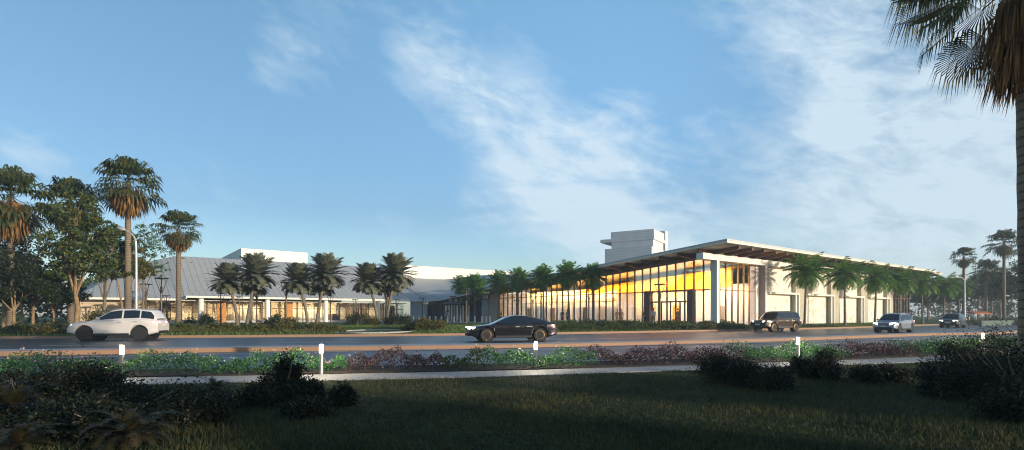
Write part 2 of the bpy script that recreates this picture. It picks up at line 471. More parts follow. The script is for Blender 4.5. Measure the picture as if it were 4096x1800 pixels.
# ------------------------------------------------------------------ plants
def feather_crown(nf, L, el_lo, el_hi, droop, leaflet, seed, nl=24, w=.05, pend=.5, dq=(1.0, 0.0)):
    """palm crown of pinnate fronds about the origin; returns (V,F)"""
    r = np.random.default_rng(seed)
    Vs = []; Fs = []
    for i in range(nf):
        q = i / (nf - 1)
        az = i * 2.39996 + r.uniform(-.2, .2)
        el = R(el_hi + (el_lo - el_hi) * q ** .85 + r.uniform(-6, 6))
        Lf = L * r.uniform(.85, 1.08) * (.72 + .28 * math.sin(math.pi * min(1, .25 + q * .75)))
        n = nl
        pts = []; p = np.array([0., 0., 0.]); dirs = []
        dr = R(droop) * r.uniform(.8, 1.2) * (dq[0] + dq[1] * q)
        for k in range(n + 1):
            u = k / n
            e = el - dr * u ** 1.35
            d = np.array([math.cos(az) * math.cos(e), math.sin(az) * math.cos(e), math.sin(e)])
            pts.append(p.copy()); dirs.append(d)
            p = p + d * (Lf / n)
        side0 = np.array([-math.sin(az), math.cos(az), 0])
        rw = .022 * L / 2.5
        for k in range(n):
            a, b = pts[k], pts[k + 1]
            w0 = rw * (1 - k / n) + .006; w1 = rw * (1 - (k + 1) / n) + .006
            base = len(Vs)
            Vs += [a - side0 * w0, a + side0 * w0, b + side0 * w1, b - side0 * w1]; Fs.append((base, base + 1, base + 2, base + 3))
        for k in range(2, n + 1):
            u = k / n
            ll = leaflet * (math.sin(math.pi * (.12 + .80 * u)) ** .7) * r.uniform(.85, 1.1)
            d = dirs[k]; up = np.cross(side0, d) * -1
            if up[2] < 0: up = -up
            for sg in (-1, 1):
                ang = R(38 + r.uniform(-8, 8))
                ld = side0 * sg * math.cos(ang) + d * math.sin(ang) + up * .25
                ld[2] -= pend * r.uniform(.6, 1.3)
                ld /= np.linalg.norm(ld)
                p0 = pts[k]; pm = p0 + ld * ll * .5
                l2 = ld.copy(); l2[2] -= .5 * pend; l2 /= np.linalg.norm(l2)
                p1 = pm + l2 * ll * .5
                ws = d * w * .5
                base = len(Vs)
                Vs += [p0 - ws * .5, p0 + ws * .5, pm + ws, pm - ws, p1]
                Fs += [(base, base + 1, base + 2, base + 3), (base + 3, base + 2, base + 4, base + 4)]
    return np.array(Vs), Fs

def fs_mesh(name, V, Fs, mat):
    me = bpy.data.meshes.new(name)
    me.from_pydata([tuple(v) for v in V], [], [tuple(dict.fromkeys(f)) for f in Fs])
    me.materials.append(mat); me.update()
    return me

def fan_crown(nf, pet, blade, el_lo, el_hi, seed, seg=14, droop=.35, narrow=.9):
    """costapalmate crown: petiole plus a fan of pointed segments"""
    r = np.random.default_rng(seed)
    Vs = []; Fs = []
    for i in range(nf):
        q = i / max(1, nf - 1)
        az = i * 2.39996 + r.uniform(-.25, .25)
        el = R(el_hi + (el_lo - el_hi) * q + r.uniform(-8, 8))
        d = np.array([math.cos(az) * math.cos(el), math.sin(az) * math.cos(el), math.sin(el)])
        side = np.array([-math.sin(az), math.cos(az), 0])
        up = np.cross(d, side)
        if up[2] < 0: up = -up
        P = pet * r.uniform(.8, 1.15); B = blade * r.uniform(.85, 1.12)
        hub = d * P; hub[2] -= .12 * P * P
        w = .018 * blade / .9
        base = len(Vs)
        Vs += [-side * w, side * w, hub + side * w, hub - side * w]; Fs.append((base, base + 1, base + 2, base + 3))
        dd = d.copy(); dd[2] -= .25; dd /= np.linalg.norm(dd)
        for k in range(seg):
            a = R(-118 + 236 * (k + .5) / seg)
            sd = dd * math.cos(a) + side * math.sin(a) + up * .18 * abs(math.sin(a))
            sd /= np.linalg.norm(sd)
            ln = B * (.72 + .28 * math.cos(a * .7)) * r.uniform(.88, 1.08)
            t1 = hub + sd * ln * .6
            s2 = sd.copy(); s2[2] -= droop * 2.2 * r.uniform(.6, 1.4); s2 /= np.linalg.norm(s2)
            t2 = t1 + s2 * ln * .4
            wd = np.cross(sd, up); wd /= (np.linalg.norm(wd) + 1e-6)
            ww = B * math.radians(236 / seg) * .30 * narrow
            base = len(Vs)
            Vs += [hub, t1 - wd * ww, t1 + wd * ww, t2]
            Fs += [(base, base + 1, base + 2), (base + 1, base + 3, base + 2)]
    return np.array(Vs), Fs

def dead_skirt(h, r0, r1, n, ln, seed, w=.05):
    r = np.random.default_rng(seed); Vs = []; Fs = []
    for i in range(n):
        az = r.uniform(0, 6.283); z = -h * r.uniform(0, 1) ** .9
        q = -z / h
        rr = (r0 + (r1 - r0) * math.sin(math.pi * min(1, .15 + q * .75))) * r.uniform(.35, 1)
        d = np.array([math.cos(az), math.sin(az), 0]); sd = np.array([-math.sin(az), math.cos(az), 0])
        a = d * rr + np.array([0, 0, z]); l = ln * r.uniform(.6, 1.3)
        b = a + d * l * r.uniform(-.05, .35) + np.array([0, 0, -l])
        ws = sd * w * r.uniform(.6, 1.6)
        base = len(Vs)
        Vs += [a - ws * .4, a + ws * .4, (a + b) / 2 + ws, b, (a + b) / 2 - ws]
        Fs += [(base, base + 1, base + 2, base + 4), (base + 4, base + 2, base + 3)]
    return np.array(Vs), Fs

def palm_trunk(h, r0, r1, lean=(0, 0), bulge=0.0, n=10, seg=14):
    mb = MB(); pts = []; rad = []
    for i in range(seg + 1):
        u = i / seg
        pts.append((lean[0] * u ** 1.5, lean[1] * u ** 1.5, h * u))
        rr = r0 + (r1 - r0) * u
        if u < .12: rr += bulge * (1 - u / .12) ** 2
        rad.append(rr * (1 + .04 * (i % 2)))
    mb.tube(pts, rad, n)
    return mb

def broad_crown(C, rad, nclump, nleaf, size, seed, flat_=.75, fill=.55):
    """leaf-sized faces gathered in uneven clumps in several blobs C (list of (x,y,z,r))"""
    r = np.random.default_rng(seed)
    pts = []
    tot = sum(b[3] ** 2 for b in C)
    for (x, y, z, br) in C:
        k = max(3, int(nclump * br ** 2 / tot))
        d = r.normal(size=(k, 3)); d /= np.linalg.norm(d, axis=1, keepdims=True)
        rr = br * r.uniform(.25, 1.0, (k, 1)) ** fill
        cc = np.array([x, y, z]) + d * rr * np.array([1, 1, flat_])
        cr = br * r.uniform(.12, .30, k)
        m = max(4, int(nleaf / nclump))
        for j in range(k):
            q = r.normal(size=(int(m * r.uniform(.6, 1.5)), 3)) * cr[j] * np.array([.62, .62, .42])
            pts.append(cc[j] + q)
    P = np.concatenate(pts)
    return leaf_quads(P, size, size * .55, up=-.15)

def tree_limbs(h, r, tips, seed, bend=.15, n=8):
    rr = random.Random(seed); mb = MB()
    pts = [(rr.uniform(-bend, bend) * u * h * .2, rr.uniform(-bend, bend) * u * h * .2, h * u) for u in (0, .25, .5, .75, 1)]
    pts[0] = (0, 0, -.1)
    mb.tube(pts, [r * 1.25, r, r * .85, r * .75, r * .6], n)
    top = Vector(pts[-1])
    for (x, y, z) in tips:
        e = Vector((x, y, z)); s = top * rr.uniform(.7, 1.0); s = Vector((pts[3][0], pts[3][1], s.z)) if s.z < h * .95 else top
        mid = s.lerp(e, .5) + Vector((rr.uniform(-.2, .2), rr.uniform(-.2, .2), rr.uniform(.05, .35)))
        mb.tube([s, mid, e], [r * .5, r * .3, r * .08], 6)
        for q in range(3):
            e2 = e + Vector((rr.uniform(-1, 1), rr.uniform(-1, 1), rr.uniform(0, .9))) * (h * .22)
            mb.tube([mid, mid.lerp(e2, .6) + Vector((0, 0, .1)), e2], [r * .22, r * .12, r * .04], 5)
    return mb

def make_tree(name, label, cat, loc, trunk_h, trunk_r, blobs, nclump, nleaf, leaf, lmat, tmat, seed, group=None, extra_trunks=()):
    t = thing(name, label, cat, loc, 0, group)
    mb = tree_limbs(trunk_h, trunk_r, [(b[0] * .75, b[1] * .75, b[2] - b[3] * .1) for b in blobs], seed)
    for (dx, dy, tx, ty, th) in extra_trunks:
        mb.tube([(dx, dy, -.1), (dx + (tx - dx) * .4, dy + (ty - dy) * .4, th * .5), (tx, ty, th)], [trunk_r, trunk_r * .8, trunk_r * .5], 7)
    mb.build('trunk', tmat, t, smooth=50)
    V, Fq = broad_crown(blobs, 0, nclump, nleaf, leaf, seed)
    obj('crown', np_mesh('crown', V, Fq, lmat), t)
    return t

def make_bush(label, loc, rx, ry, rz, nleaf, leaf, lmat, seed, name='bush', group=None, cat='bush', tmat=None, spiky=0.0):
    t = thing(name, label, cat, loc, 0, group)
    r = np.random.default_rng(seed)
    k = 26
    d = r.normal(size=(k, 3)); d /= np.linalg.norm(d, axis=1, keepdims=True); d[:, 2] = np.abs(d[:, 2])
    cc = d * (r.uniform(.35, 1, (k, 1)) ** .6) * np.array([rx, ry, rz]) * .8
    cc[:, 2] += rz * .12
    pts = []
    for j in range(k):
        s = r.uniform(.16, .34)
        pts.append(cc[j] + r.normal(size=(int(nleaf / k * r.uniform(.6, 1.4)), 3)) * np.array([rx, ry, rz]) * s * .62)
    P = np.concatenate(pts); P = P[P[:, 2] > .0]
    V, Fq = leaf_quads(P, leaf, leaf * .5, up=.35 + spiky)
    obj('foliage', np_mesh('foliage', V, Fq, lmat), t)
    rr = random.Random(seed); mb = MB()
    for q in range(7):
        a = rr.uniform(0, 6.28); e = rr.uniform(.3, .8)
        mb.tube([(0, 0, -.05), (math.cos(a) * rx * e * .4, math.sin(a) * ry * e * .4, rz * .45), (math.cos(a) * rx * e, math.sin(a) * ry * e, rz * .85)],
                [.03 * rz + .006, .02 * rz + .005, .006], 5)
    mb.build('stem', tmat or M['trunk'], t)
    return t

# ------------------------------------------------------------------ ground and road
def curve_pts(raw, step=1.0):
    P = [Vector((x, y, 0)) for x, y in raw]; out = []
    for i in range(len(P) - 1):
        p0 = P[max(0, i - 1)]; p1 = P[i]; p2 = P[i + 1]; p3 = P[min(len(P) - 1, i + 2)]
        n = max(2, int((p2 - p1).length / step))
        for k in range(n):
            t = k / n
            # centripetal-ish: plain cubic hermite with limited tangents
            m1 = (p2 - p0) * ((p2 - p1).length / max(1e-6, (p2 - p0).length)); m2 = (p3 - p1) * ((p2 - p1).length / max(1e-6, (p3 - p1).length))
            h = (2 * t**3 - 3 * t**2 + 1) * p1 + (t**3 - 2 * t**2 + t) * m1 + (-2 * t**3 + 3 * t**2) * p2 + (t**3 - t**2) * m2
            out.append(h)
    out.append(P[-1])
    return out

def gpt(px, py, z=0.0):
    Y = F * (EYE - z) / (py - HZ)
    return (gx(px, Y), Y)

far_raw = [(-260, 8), (-130, 22), (-70, 30)] + [gpt(*p) for p in ((0, 338.9), (212, 337.6), (412, 336.0), (587, 333.8), (720, 331.2), (843, 328.4))] + [(64, 82.5), (110, 117), (240, 214), (420, 349)]
med_raw = [(-260, -8), (-130, 7), (-60, 15.6)] + [gpt(*p) for p in ((0, 355.8), (240, 351.8), (512, 348.2), (680, 344.2), (810, 340.2), (925, 335.8))] + [(40.5, 44.2), (85, 76), (200, 162), (420, 327)]
pu_raw = [(-60, 5), (-32, 9.6), (-20, 11.3)] + [gpt(*p) for p in ((0, 382), (119, 379), (320, 375.4), (512, 371.3), (701, 365.7), (925, 357.4))] + [(21, 23), (34, 30.5), (60, 47)]
pl_raw = [(-60, 3.6), (-32, 8.3), (-20, 10)] + [gpt(*p) for p in ((0, 389), (127, 386), (320, 381.5), (512, 377), (701, 370.3), (925, 362.4))] + [(21.8, 21.4), (34.8, 29), (61, 45.6)]
FAR = curve_pts(far_raw, 1.2); MED = curve_pts(med_raw, 1.0); PU = curve_pts(pu_raw, .6); PL = curve_pts(pl_raw, .6)
def normals(P):
    out = []
    for i in range(len(P)):
        t = (P[min(i + 1, len(P) - 1)] - P[max(i - 1, 0)]).normalized()
        out.append(Vector((-t.y, t.x, 0)))       # points to the far side
    return out
def offset(P, d):
    return [p + n * d for p, n in zip(P, normals(P))]
_fx = [p.x for p in FAR]; _fy = [p.y for p in FAR]
def kerbY(x): return float(np.interp(x, _fx, _fy))
POND = (-11.4, 45.4, 2.9, 4.4)
def hgt(x, y):
    d = y - kerbY(x)
    if d < 0: return -.06
    u = min(1, d / 10.0); h = .12 + .33 * (u * u * (3 - 2 * u))
    q = ((x - POND[0]) / POND[2]) ** 2 + ((y - POND[1]) / POND[3]) ** 2
    if q < 1.5: h = h + (.02 - h) * max(0, min(1, (1.5 - q) / .45))
    return h

def strip(mb, A, za, B, zb, mi=0):
    mb.grid([[(p.x, p.y, za) for p in A], [(p.x, p.y, zb) for p in B]], mi)

# grass field behind the road, up to the horizon
mb = MB()
xs = [p.x for p in FAR if -160 < p.x < 260]
xs = sorted(set([-600, -400, -260] + xs[::1] + [300, 360, 420, 620]))
ds = [-6, -.02, .12, .4, .8, 1.5, 2.5, 4, 5.5, 7, 8.2, 9.2, 10, 11, 12, 13, 14, 15, 16, 17, 18, 19, 20, 22, 25, 30, 45, 80, 160, 280, 400]
rows = []
for d in ds:
    rows.append([(x, kerbY(x) + d, hgt(x, kerbY(x) + d)) for x in xs])
mb.grid(rows)
o = mb.build('ground', M['field'], smooth=60); tag(o, kind='structure')
# lawn in front of the path, and behind the camera
mb = MB(); rows = []
rows.append([(p.x, p.y, .012) for p in PL])
for k in range(1, 26):
    v = k / 25
    rows.append([(p.x * (1 + .6 * v) , p.y + (-70 - p.y) * v ** 1.6, .012) for p in PL])
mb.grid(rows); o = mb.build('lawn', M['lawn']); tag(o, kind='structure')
# path
mb = MB(); strip(mb, PL, .03, PU, .03); strip(mb, PL, .0, PL, .03)
o = mb.build('path', M['paver']); tag(o, kind='structure')
# road sheet
mb = MB()
n = 160
def resamp(P, n):
    L = [0]
    for a, b in zip(P, P[1:]): L.append(L[-1] + (b - a).length)
    s = np.linspace(0, L[-1], n)
    return [Vector((float(np.interp(q, L, [p.x for p in P])), float(np.interp(q, L, [p.y for p in P])), 0)) for q in s]
FR = resamp(offset(FAR, .05), n); MR = resamp(offset(MED, .1), n)
NR = [Vector((p.x + 2, p.y - 16, 0)) for p in MR]
rows = [[(p.x, p.y, -.004) for p in NR], [(p.x, p.y, 0) for p in MR], [(p.x, p.y, 0) for p in FR]]
mb.grid(rows); o = mb.build('road', M['asphalt']); tag(o, kind='structure')
# far kerb
A = [p for p in FAR if -130 < p.x < 240]
def kerb(name, P, w, z, mats, face=0, top=1):
    P1 = offset(P, w); mb = MB()
    b = offset(P, .0)
    # stone joints follow the length: object split into one-metre stones by the material on x
    strip(mb, b, -.05, [p for p in offset(P, .02)], z - .02, face)
    strip(mb, offset(P, .02), z - .02, offset(P, .05), z, face)
    strip(mb, offset(P, .05), z, offset(P, w - .05), z, top)
    strip(mb, offset(P, w - .05), z, P1, -.05, face)
    o = mb.build(name, mats); tag(o, kind='structure'); return o
kerb('kerb', A, .30, .17, [M['kerb'], M['kerb']])
B = [p for p in MED if -130 < p.x < 240]
kerb('median_kerb', B, 1.25, .18, [M['kerb'], M['median']])
# painted markings
def paint_line(P, off, w, z=.004, dash=None):
    mb = MB(); a = offset(P, off); b = offset(P, off + w)
    if dash is None:
        strip(mb, a, z, b, z)
    else:
        L = 0; seg = []
        for i in range(len(P) - 1):
            l = (P[i + 1] - P[i]).length
            if (L % dash[0]) < dash[1]:
                mb.quad((a[i].x, a[i].y, z), (a[i + 1].x, a[i + 1].y, z), (b[i + 1].x, b[i + 1].y, z), (b[i].x, b[i].y, z))
            L += l
    return mb
Bm = [p for p in MED if -110 < p.x < 200]
o = paint_line(Bm, 1.55, .22).build('edge_line', M['paint']); tag(o, kind='structure')
Bf = resamp(Bm, 900)
o = paint_line(Bf, 7.2, .14, dash=(11.0, 3.4)).build('lane_line', M['paint']); tag(o, kind='structure')
o = paint_line([p for p in FAR if -110 < p.x < 200], -.55, .13).build('verge_line', M['paint']); tag(o, kind='structure')
# soil under the flower bed
mb = MB(); P2 = [p for p in PU if -34 < p.x < 36]
strip(mb, P2, .0, offset(P2, .0), .06); strip(mb, P2, .06, offset(P2, 1.75), .06); strip(mb, offset(P2, 1.75), .06, offset(P2, 1.78), -.01)
o = mb.build('soil', flat('bed_soil', (.035, .026, .02), .95, var=.3, scale=5)); tag(o, kind='structure')

# ---- flower bed blocks (uncountable ground cover)
def bed_block(px0, px1, kind_, label, dens=520):
    pts = []; prof = []
    n2 = normals(P2)
    for i in range(len(P2) - 1):
        a = P2[i]; px = 512 + F * a.x / max(1, a.y)
        if not (px0 <= px < px1): continue
        seglen = (P2[i + 1] - a).length
        k = int(dens * seglen * 1.75)
        u = rng.uniform(0, 1, k); v = rng.uniform(.02, .98, k)
        base = np.array([[a.x, a.y]]) + u[:, None] * np.array([[P2[i + 1].x - a.x, P2[i + 1].y - a.y]]) + (v * 1.75)[:, None] * np.array([[n2[i].x, n2[i].y]])
        top = (.20 + .20 * np.sin(math.pi * np.clip(v, .06, .94)) ** .5) * (1 + .30 * np.sin(base[:, 0] * 2.1 + base[:, 1]) + .24 * np.sin(base[:, 0] * 5.3) + .18 * np.sin(base[:, 0] * 11.7 + 3 * base[:, 1]))
        z = .05 + top * rng.uniform(0, 1, k) ** .55
        pts.append(np.c_[base, z]); prof.append(top)
    P = np.concatenate(pts); T = np.concatenate(prof)
    V, Fq = leaf_quads(P, .072, .038, up=.45)
    lm, pm, pw, nf = {'green': ('leaf_bed', 'petal_w', 'petal_w', .05), 'wine': ('leaf_wine', 'petal_p', 'petal_p', .09), 'mix': ('leaf_bed', 'petal_p', 'petal_w', .08), 'dark': ('leaf_mid', 'petal_w', 'petal_p', .02)}[kind_]
    k = int(len(P) * nf); idx = rng.choice(len(P), k, replace=False)
    Q = P[idx].copy(); Q[:, 2] = .07 + T[idx] * rng.uniform(.8, 1.22, k)
    V2, F2 = leaf_quads(Q, .042, .036, up=0)
    mi2 = 1 + (rng.uniform(0, 1, k) < .3).astype(int)
    Vt = np.concatenate([V, V2]); Ft = np.concatenate([Fq, F2 + len(V)]); mi = np.concatenate([np.zeros(len(Fq), int), mi2])
    o = obj('flower_bed', np_mesh('flower_bed', Vt, Ft, [M[lm], M[pm], M[pw]], mi)); tag(o, label, 'flower bed', kind='stuff')
for a in ((-260, 92, 'mix', 'pink and white blooms of the flower bed, left end behind the dark bushes'),
          (92, 268, 'green', 'long green leafy flower bed with white blooms around the leftmost lit bollard'),
          (268, 345, 'mix', 'green flower bed with pink blooms around the second lit bollard'),
          (345, 422, 'wine', 'wine red flower bed with pink blooms right of the second lit bollard'),
          (422, 478, 'dark', 'plain dark green bed almost without blooms left of the middle bollard'),
          (478, 592, 'green', 'green leafy flower bed with white blooms around the middle lit bollard'),
          (592, 735, 'wine', 'wine red flower bed with pink blooms between the middle and the fourth bollard'),
          (735, 852, 'green', 'bright green flower bed with white blooms around the fourth lit bollard'),
          (852, 925, 'wine', 'wine red flower bed in front of the pale silver car'),
          (925, 1400, 'green', 'green flower bed running behind the big dark bushes at the right')):
    bed_block(*a)

# ---- grass blades
def blades(n, x0f, y0, y1, h, w, mat, name, label, zf=None, seed=3, ok=None):
    r = np.random.default_rng(seed)
    y = y0 * (y1 / y0) ** r.uniform(0, 1, n) if zf is None else r.uniform(y0, y1, n)
    x = r.uniform(-1, 1, n) * (y * 1.2 + 3.0) if x0f is None else r.uniform(x0f[0], x0f[1], n)
    if zf is None:
        lim = np.interp(x, [p.x for p in PL], [p.y for p in PL]); keep = y < lim - .02
        x, y = x[keep], y[keep]; z = np.full(len(x), .01)
    else:
        keep = np.array([ok(a, b) for a, b in zip(x, y)]); x, y = x[keep], y[keep]
        z = np.array([zf(a, b) for a, b in zip(x, y)])
    n = len(x)
    hh = h * r.uniform(.5, 1.3, n) * (1 + .35 * np.sin(x * 1.3 + 2 * np.sin(y * .9)))
    az = r.uniform(0, 6.283, n); ln = hh * r.uniform(.1, .8, n)
    a2 = r.uniform(0, 6.283, n)
    ww = w * r.uniform(.6, 1.4, n)
    B = np.c_[x, y, z]
    S = np.c_[np.cos(a2), np.sin(a2), np.zeros(n)] * ww[:, None]
    T = B + np.c_[np.cos(az) * ln, np.sin(az) * ln, hh]
    V = np.stack([B - S, B + S, T], 1).reshape(-1, 3)
    o = obj(name, np_mesh(name, V, np.arange(3 * n).reshape(n, 3), mat)); tag(o, label, 'grass', kind='stuff')
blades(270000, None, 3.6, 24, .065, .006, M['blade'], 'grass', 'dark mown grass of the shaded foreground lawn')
def okf(x, y):
    d = y - kerbY(x)
    if d < .35 or d > 16 or abs(x) > y * 1.0: return False
    if abs(x - POND[0] * y / POND[1]) < POND[2] and y < POND[1] and d > 1.2: return False
    return ((x - POND[0]) / POND[2]) ** 2 + ((y - POND[1]) / POND[3]) ** 2 > 1.1
blades(110000, (-42, 62), 33, 84, .17, .022, M['blade2'], 'grass', 'sunlit green grass on the bank behind the far kerb', zf=hgt, seed=5, ok=okf)
# ---- pond
mb = MB(); nn = 40
ring = [(POND[0] + POND[2] * math.cos(2 * math.pi * k / nn), POND[1] + POND[3] * math.sin(2 * math.pi * k / nn), .19) for k in range(nn)]
mb.add(ring, [tuple(range(nn))]); o = mb.build('water', M['water']); tag(o, kind='structure')
mb = MB(); ring = [(POND[0] + (POND[2] + .1) * math.cos(2 * math.pi * k / nn), POND[1] + (POND[3] + .1) * math.sin(2 * math.pi * k / nn), .17) for k in range(nn + 1)]
mb.tube(ring, .07, 6, cap=False); o = mb.build('pond_edge', M['concrete']); tag(o, 'low pale stone edge round the small pond', 'pond edge')
# ---- plaza paving at the buildings
mb = MB()
def W(px, Y): return (gx(px, Y), Y)
C0 = Vector((21.26, 56, 0))
def RB(s, t): p = C0 + UR * s + UL * t; return (p.x, p.y)
P0 = Vector((-17.9, 95, 0))
def LB(x, y): p = P0 + UR * x + UL * y; return (p.x, p.y)
poly = [RB(-1.2, .2), RB(.6, .2), RB(.6, 41), LB(8, 4), LB(-1, 3.4), LB(-60, 3.4), LB(-60, -4.5), LB(-10, -4.5), W(455, 76), RB(-7, 20), RB(-4.5, 4)]
mb.add([(x, y, .457) for x, y in poly], [tuple(range(len(poly)))])
o = mb.build('plaza', M['plaza']); tag(o, kind='structure')

# ------------------------------------------------------------------ buildings
ZF = .45
def inv_of(o):
    m = Matrix.Translation(o.location) @ Matrix.Rotation(o.rotation_euler[2], 4, 'Z')
    return m.inverted()
def wbuild(mb, name, mats, parent, smooth=False):
    im = inv_of(parent); mb.v = [tuple(im @ Vector(p)) for p in mb.v]
    return mb.build(name, mats, parent, smooth)
def part_box(name, mat, parent, *b):
    mb = MB(); mb.box(*b); return mb.build(name, mat, parent)
def wpt(px, py, Y):
    return Vector((gx(px, Y), Y, EYE + (HZ - py) / F * Y))
def arealight(name, parent, loc, rot, sx, sy, power, col):
    l = bpy.data.lights.new(name, 'AREA'); l.shape = 'RECTANGLE'; l.size = sx; l.size_y = sy
    l.energy = power; l.color = col
    if sx < .6: l.spread = R(85)
    o = bpy.data.objects.new(name, l); COL.objects.link(o); o.parent = parent; o.location = loc; o.rotation_euler = rot
    return o

# ---- right: glazed hall with the big oversailing roof
H = thing('convention_hall', 'long hall with tall lit glass front, limestone side and thin white oversailing roof', 'building', (C0.x, C0.y, 0), ROT)
SL = -.0716
def rz(y): return 8.9 + SL * (y + 2.9)          # roof top
def wedge(mb, x0, x1, y0, y1, dtop, dbot, mi=0):   # slab following the roof slope
    mb.hexa([(x0, y0, rz(y0) - dbot), (x1, y0, rz(y0) - dbot), (x1, y1, rz(y1) - dbot), (x0, y1, rz(y1) - dbot),
             (x0, y0, rz(y0) - dtop), (x1, y0, rz(y0) - dtop), (x1, y1, rz(y1) - dtop), (x0, y1, rz(y1) - dtop)], mi)
mb = MB(); wedge(mb, -2.9, 58.6, -2.9, 40, 0, .12); wedge(mb, 58.75, 63, -2.6, 26, .10, .22)
mb.build('roof', M['roof2'], H)
mb = MB()
wedge(mb, -2.8, 58.6, -2.85, -2.72, .125, .36); wedge(mb, -2.85, -2.72, -2.71, 40, .125, .36)
wedge(mb, 58.75, 63, -2.5, -2.4, .225, .46)
mb.build('fascia', M['fascia'], H)
mb = MB(); wedge(mb, -2.71, 58.6, -2.71, 40, .27, .35); wedge(mb, 58.75, 63, -2.38, 26, .40, .46)
mb.build('soffit', M['soffit'], H)
for k in range(26):                                       # outriggers over the limestone side
    x = .08 + 2.42 * k
    mb = MB(); xa, xb = x - .11, x + .11
    y0, y1 = -2.45, .75
    t0, t1 = rz(y0) - .38, rz(y1) - .38
    mb.hexa([(xa, y0, t0 - .30), (xb, y0, t0 - .30), (xb, y1, t1 - .52), (xa, y1, t1 - .52), (xa, y0, t0), (xb, y0, t0), (xb, y1, t1), (xa, y1, t1)])
    mb.build('beam', M['wood'], H)
for k in range(17):                                       # outriggers over the glass front
    y = .57 + 2.4 * k
    if y > 39.4: break
    mb = MB(); ya, yb = y - .11, y + .11
    za, zb = rz(ya) - .38, rz(yb) - .38
    mb.hexa([(-2.45, ya, za - .28), (-.02, ya, za - .52), (-.02, yb, zb - .52), (-2.45, yb, zb - .28), (-2.45, ya, za), (-.02, ya, za), (-.02, yb, zb), (-2.45, yb, zb)])
    mb.build('beam', M['wood'], H)
mb = MB(); wedge(mb, -.5, -.25, .8, 39, .40, .86); mb.build('edge_beam', M['wood'], H)
# glass front (x = 0 plane)
def zh(y): return 7.62 + SL * (y - .5)
mb = MB(); mb.hexa([(-.12, -.02, zh(0) - .02), (.12, -.02, zh(0) - .02), (.12, 39, zh(39)), (-.12, 39, zh(39)), (-.12, -.02, zh(0) + .30), (.12, -.02, zh(0) + .30), (.12, 39, zh(39) + .32), (-.12, 39, zh(39) + .32)])
mb.build('head_rail', M['rust'], H)
mb = MB(); mb.hexa([(.14, .8, zh(.8) + .0), (.30, .8, zh(.8)), (.30, 39, zh(39)), (.14, 39, zh(39)), (.14, .8, rz(.8) - .4), (.30, .8, rz(.8) - .4), (.30, 39, rz(39) - .4), (.14, 39, rz(39) - .4)])
mb.build('wall', M['wood'], H)
ys = [.78] + [1.58 + 1.165 * k for k in range(33)]
for a, b in zip(ys, ys[1:]):
    mb = MB()
    for (z0a, z0b, z1a, z1b) in ((ZF + .1, ZF + .1, 4.2, 4.2), (4.3, 4.3, zh(a), zh(b))):
        mb.hexa([(0, a + .03, z0a), (.02, a + .03, z0a), (.02, b - .03, z0b), (0, b - .03, z0b), (0, a + .03, z1a), (.02, a + .03, z1a), (.02, b - .03, z1b), (0, b - .03, z1b)])
    mb.build('window_pane', M['glass'], H)
for y in ys[1:]:
    mb = MB(); mb.hexa([(-.11, y - .042, ZF), (.10, y - .042, ZF), (.10, y + .042, ZF), (-.11, y + .042, ZF), (-.11, y - .042, zh(y) + .02), (.10, y - .042, zh(y) + .02), (.10, y + .042, zh(y) + .02), (-.11, y + .042, zh(y) + .02)])
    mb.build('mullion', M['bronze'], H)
mb = MB()
for a, b in zip(ys, ys[1:]): mb.box(-.06, .07, a + .044, b - .044, 4.2, 4.3)
mb.build('transom', M['bronze'], H)
mb = MB()
for a, b in zip(ys, ys[1:]): mb.box(-.06, .07, a + .044, b - .044, ZF, ZF + .1)
mb.build('sill_rail', M['bronze'], H)
# entrance portal in the glass front
mb = MB()
mb.box(-.75, -.1, 2.45, 3.1, ZF, 4.32); mb.box(-.75, -.1, 8.15, 8.95, ZF, 4.32); mb.box(-.7, -.1, 3.1, 8.15, 4.14, 4.30); mb.box(-.3, -.12, 3.1, 8.15, 2.95, 3.12)
pt = mb.build('portal', flat('portal_brown', (.16, .09, .065), .5, .1), H)
for k in range(4):
    y0 = 3.15 + k * 1.24
    mb = MB(); mb.box(-.22, -.16, y0, y0 + .07, ZF, 2.95); mb.box(-.22, -.16, y0 + 1.15, y0 + 1.22, ZF, 2.95); mb.box(-.22, -.16, y0 + .07, y0 + 1.15, ZF, ZF + .2)
    mb.build('door', M['bronze'], pt)
# corner column, lintel, fins and limestone bays
part_box('column', M['white'], H, 0, .47, .0, .76, ZF, 7.22)
part_box('lintel', M['white'], H, -2.47, 58, -.03, .78, 7.22, 7.86)
part_box('upper_wall', M['fascia'], H, -.1, 58, .80, .95, 7.3, rz(.9) - .45)
mm = [.47, 1.65, 2.85, 4.05, 5.25, 6.4, 7.55]
for a, b in zip(mm, mm[1:]):
    mb = MB(); mb.box(a + .03, b - .03, .76, .78, ZF + .1, 4.2); mb.box(a + .03, b - .03, .76, .78, 4.3, 7.2); mb.build('window_pane', M['glass'], H)
for x in mm[1:] + [8.75]:
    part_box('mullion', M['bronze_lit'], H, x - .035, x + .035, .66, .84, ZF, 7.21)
mb = MB()
for a, b in zip(mm, mm[1:]): mb.box(a + .036, b - .036, .70, .82, 4.2, 4.3); mb.box(a + .036, b - .036, .70, .82, ZF, ZF + .1)
mb.box(7.586, 8.714, .70, .82, 4.2, 4.3)
mb.build('transom', M['bronze_lit'], H)
mb = MB(); mb.box(7.586, 8.714, .73, .76, ZF, 4.2); mb.box(7.586, 8.714, .73, .76, 4.3, 7.2); mb.build('clad_or_shade_panel', M['mauve'], H)
part_box('stone_panel', M['stone'], H, 8.79, 9.69, .70, .82, ZF, 7.21)
mb = MB(); mb.box(9.7, 10.15, 0, .95, ZF, 7.21); mb.build('fin', M['white'], H)
part_box('clad_or_shade_panel', M['mauve'], H, 9.66, 9.699, .04, .9, ZF, 7.2)  # mauve sheet puts the shade of the fin's left side into colour
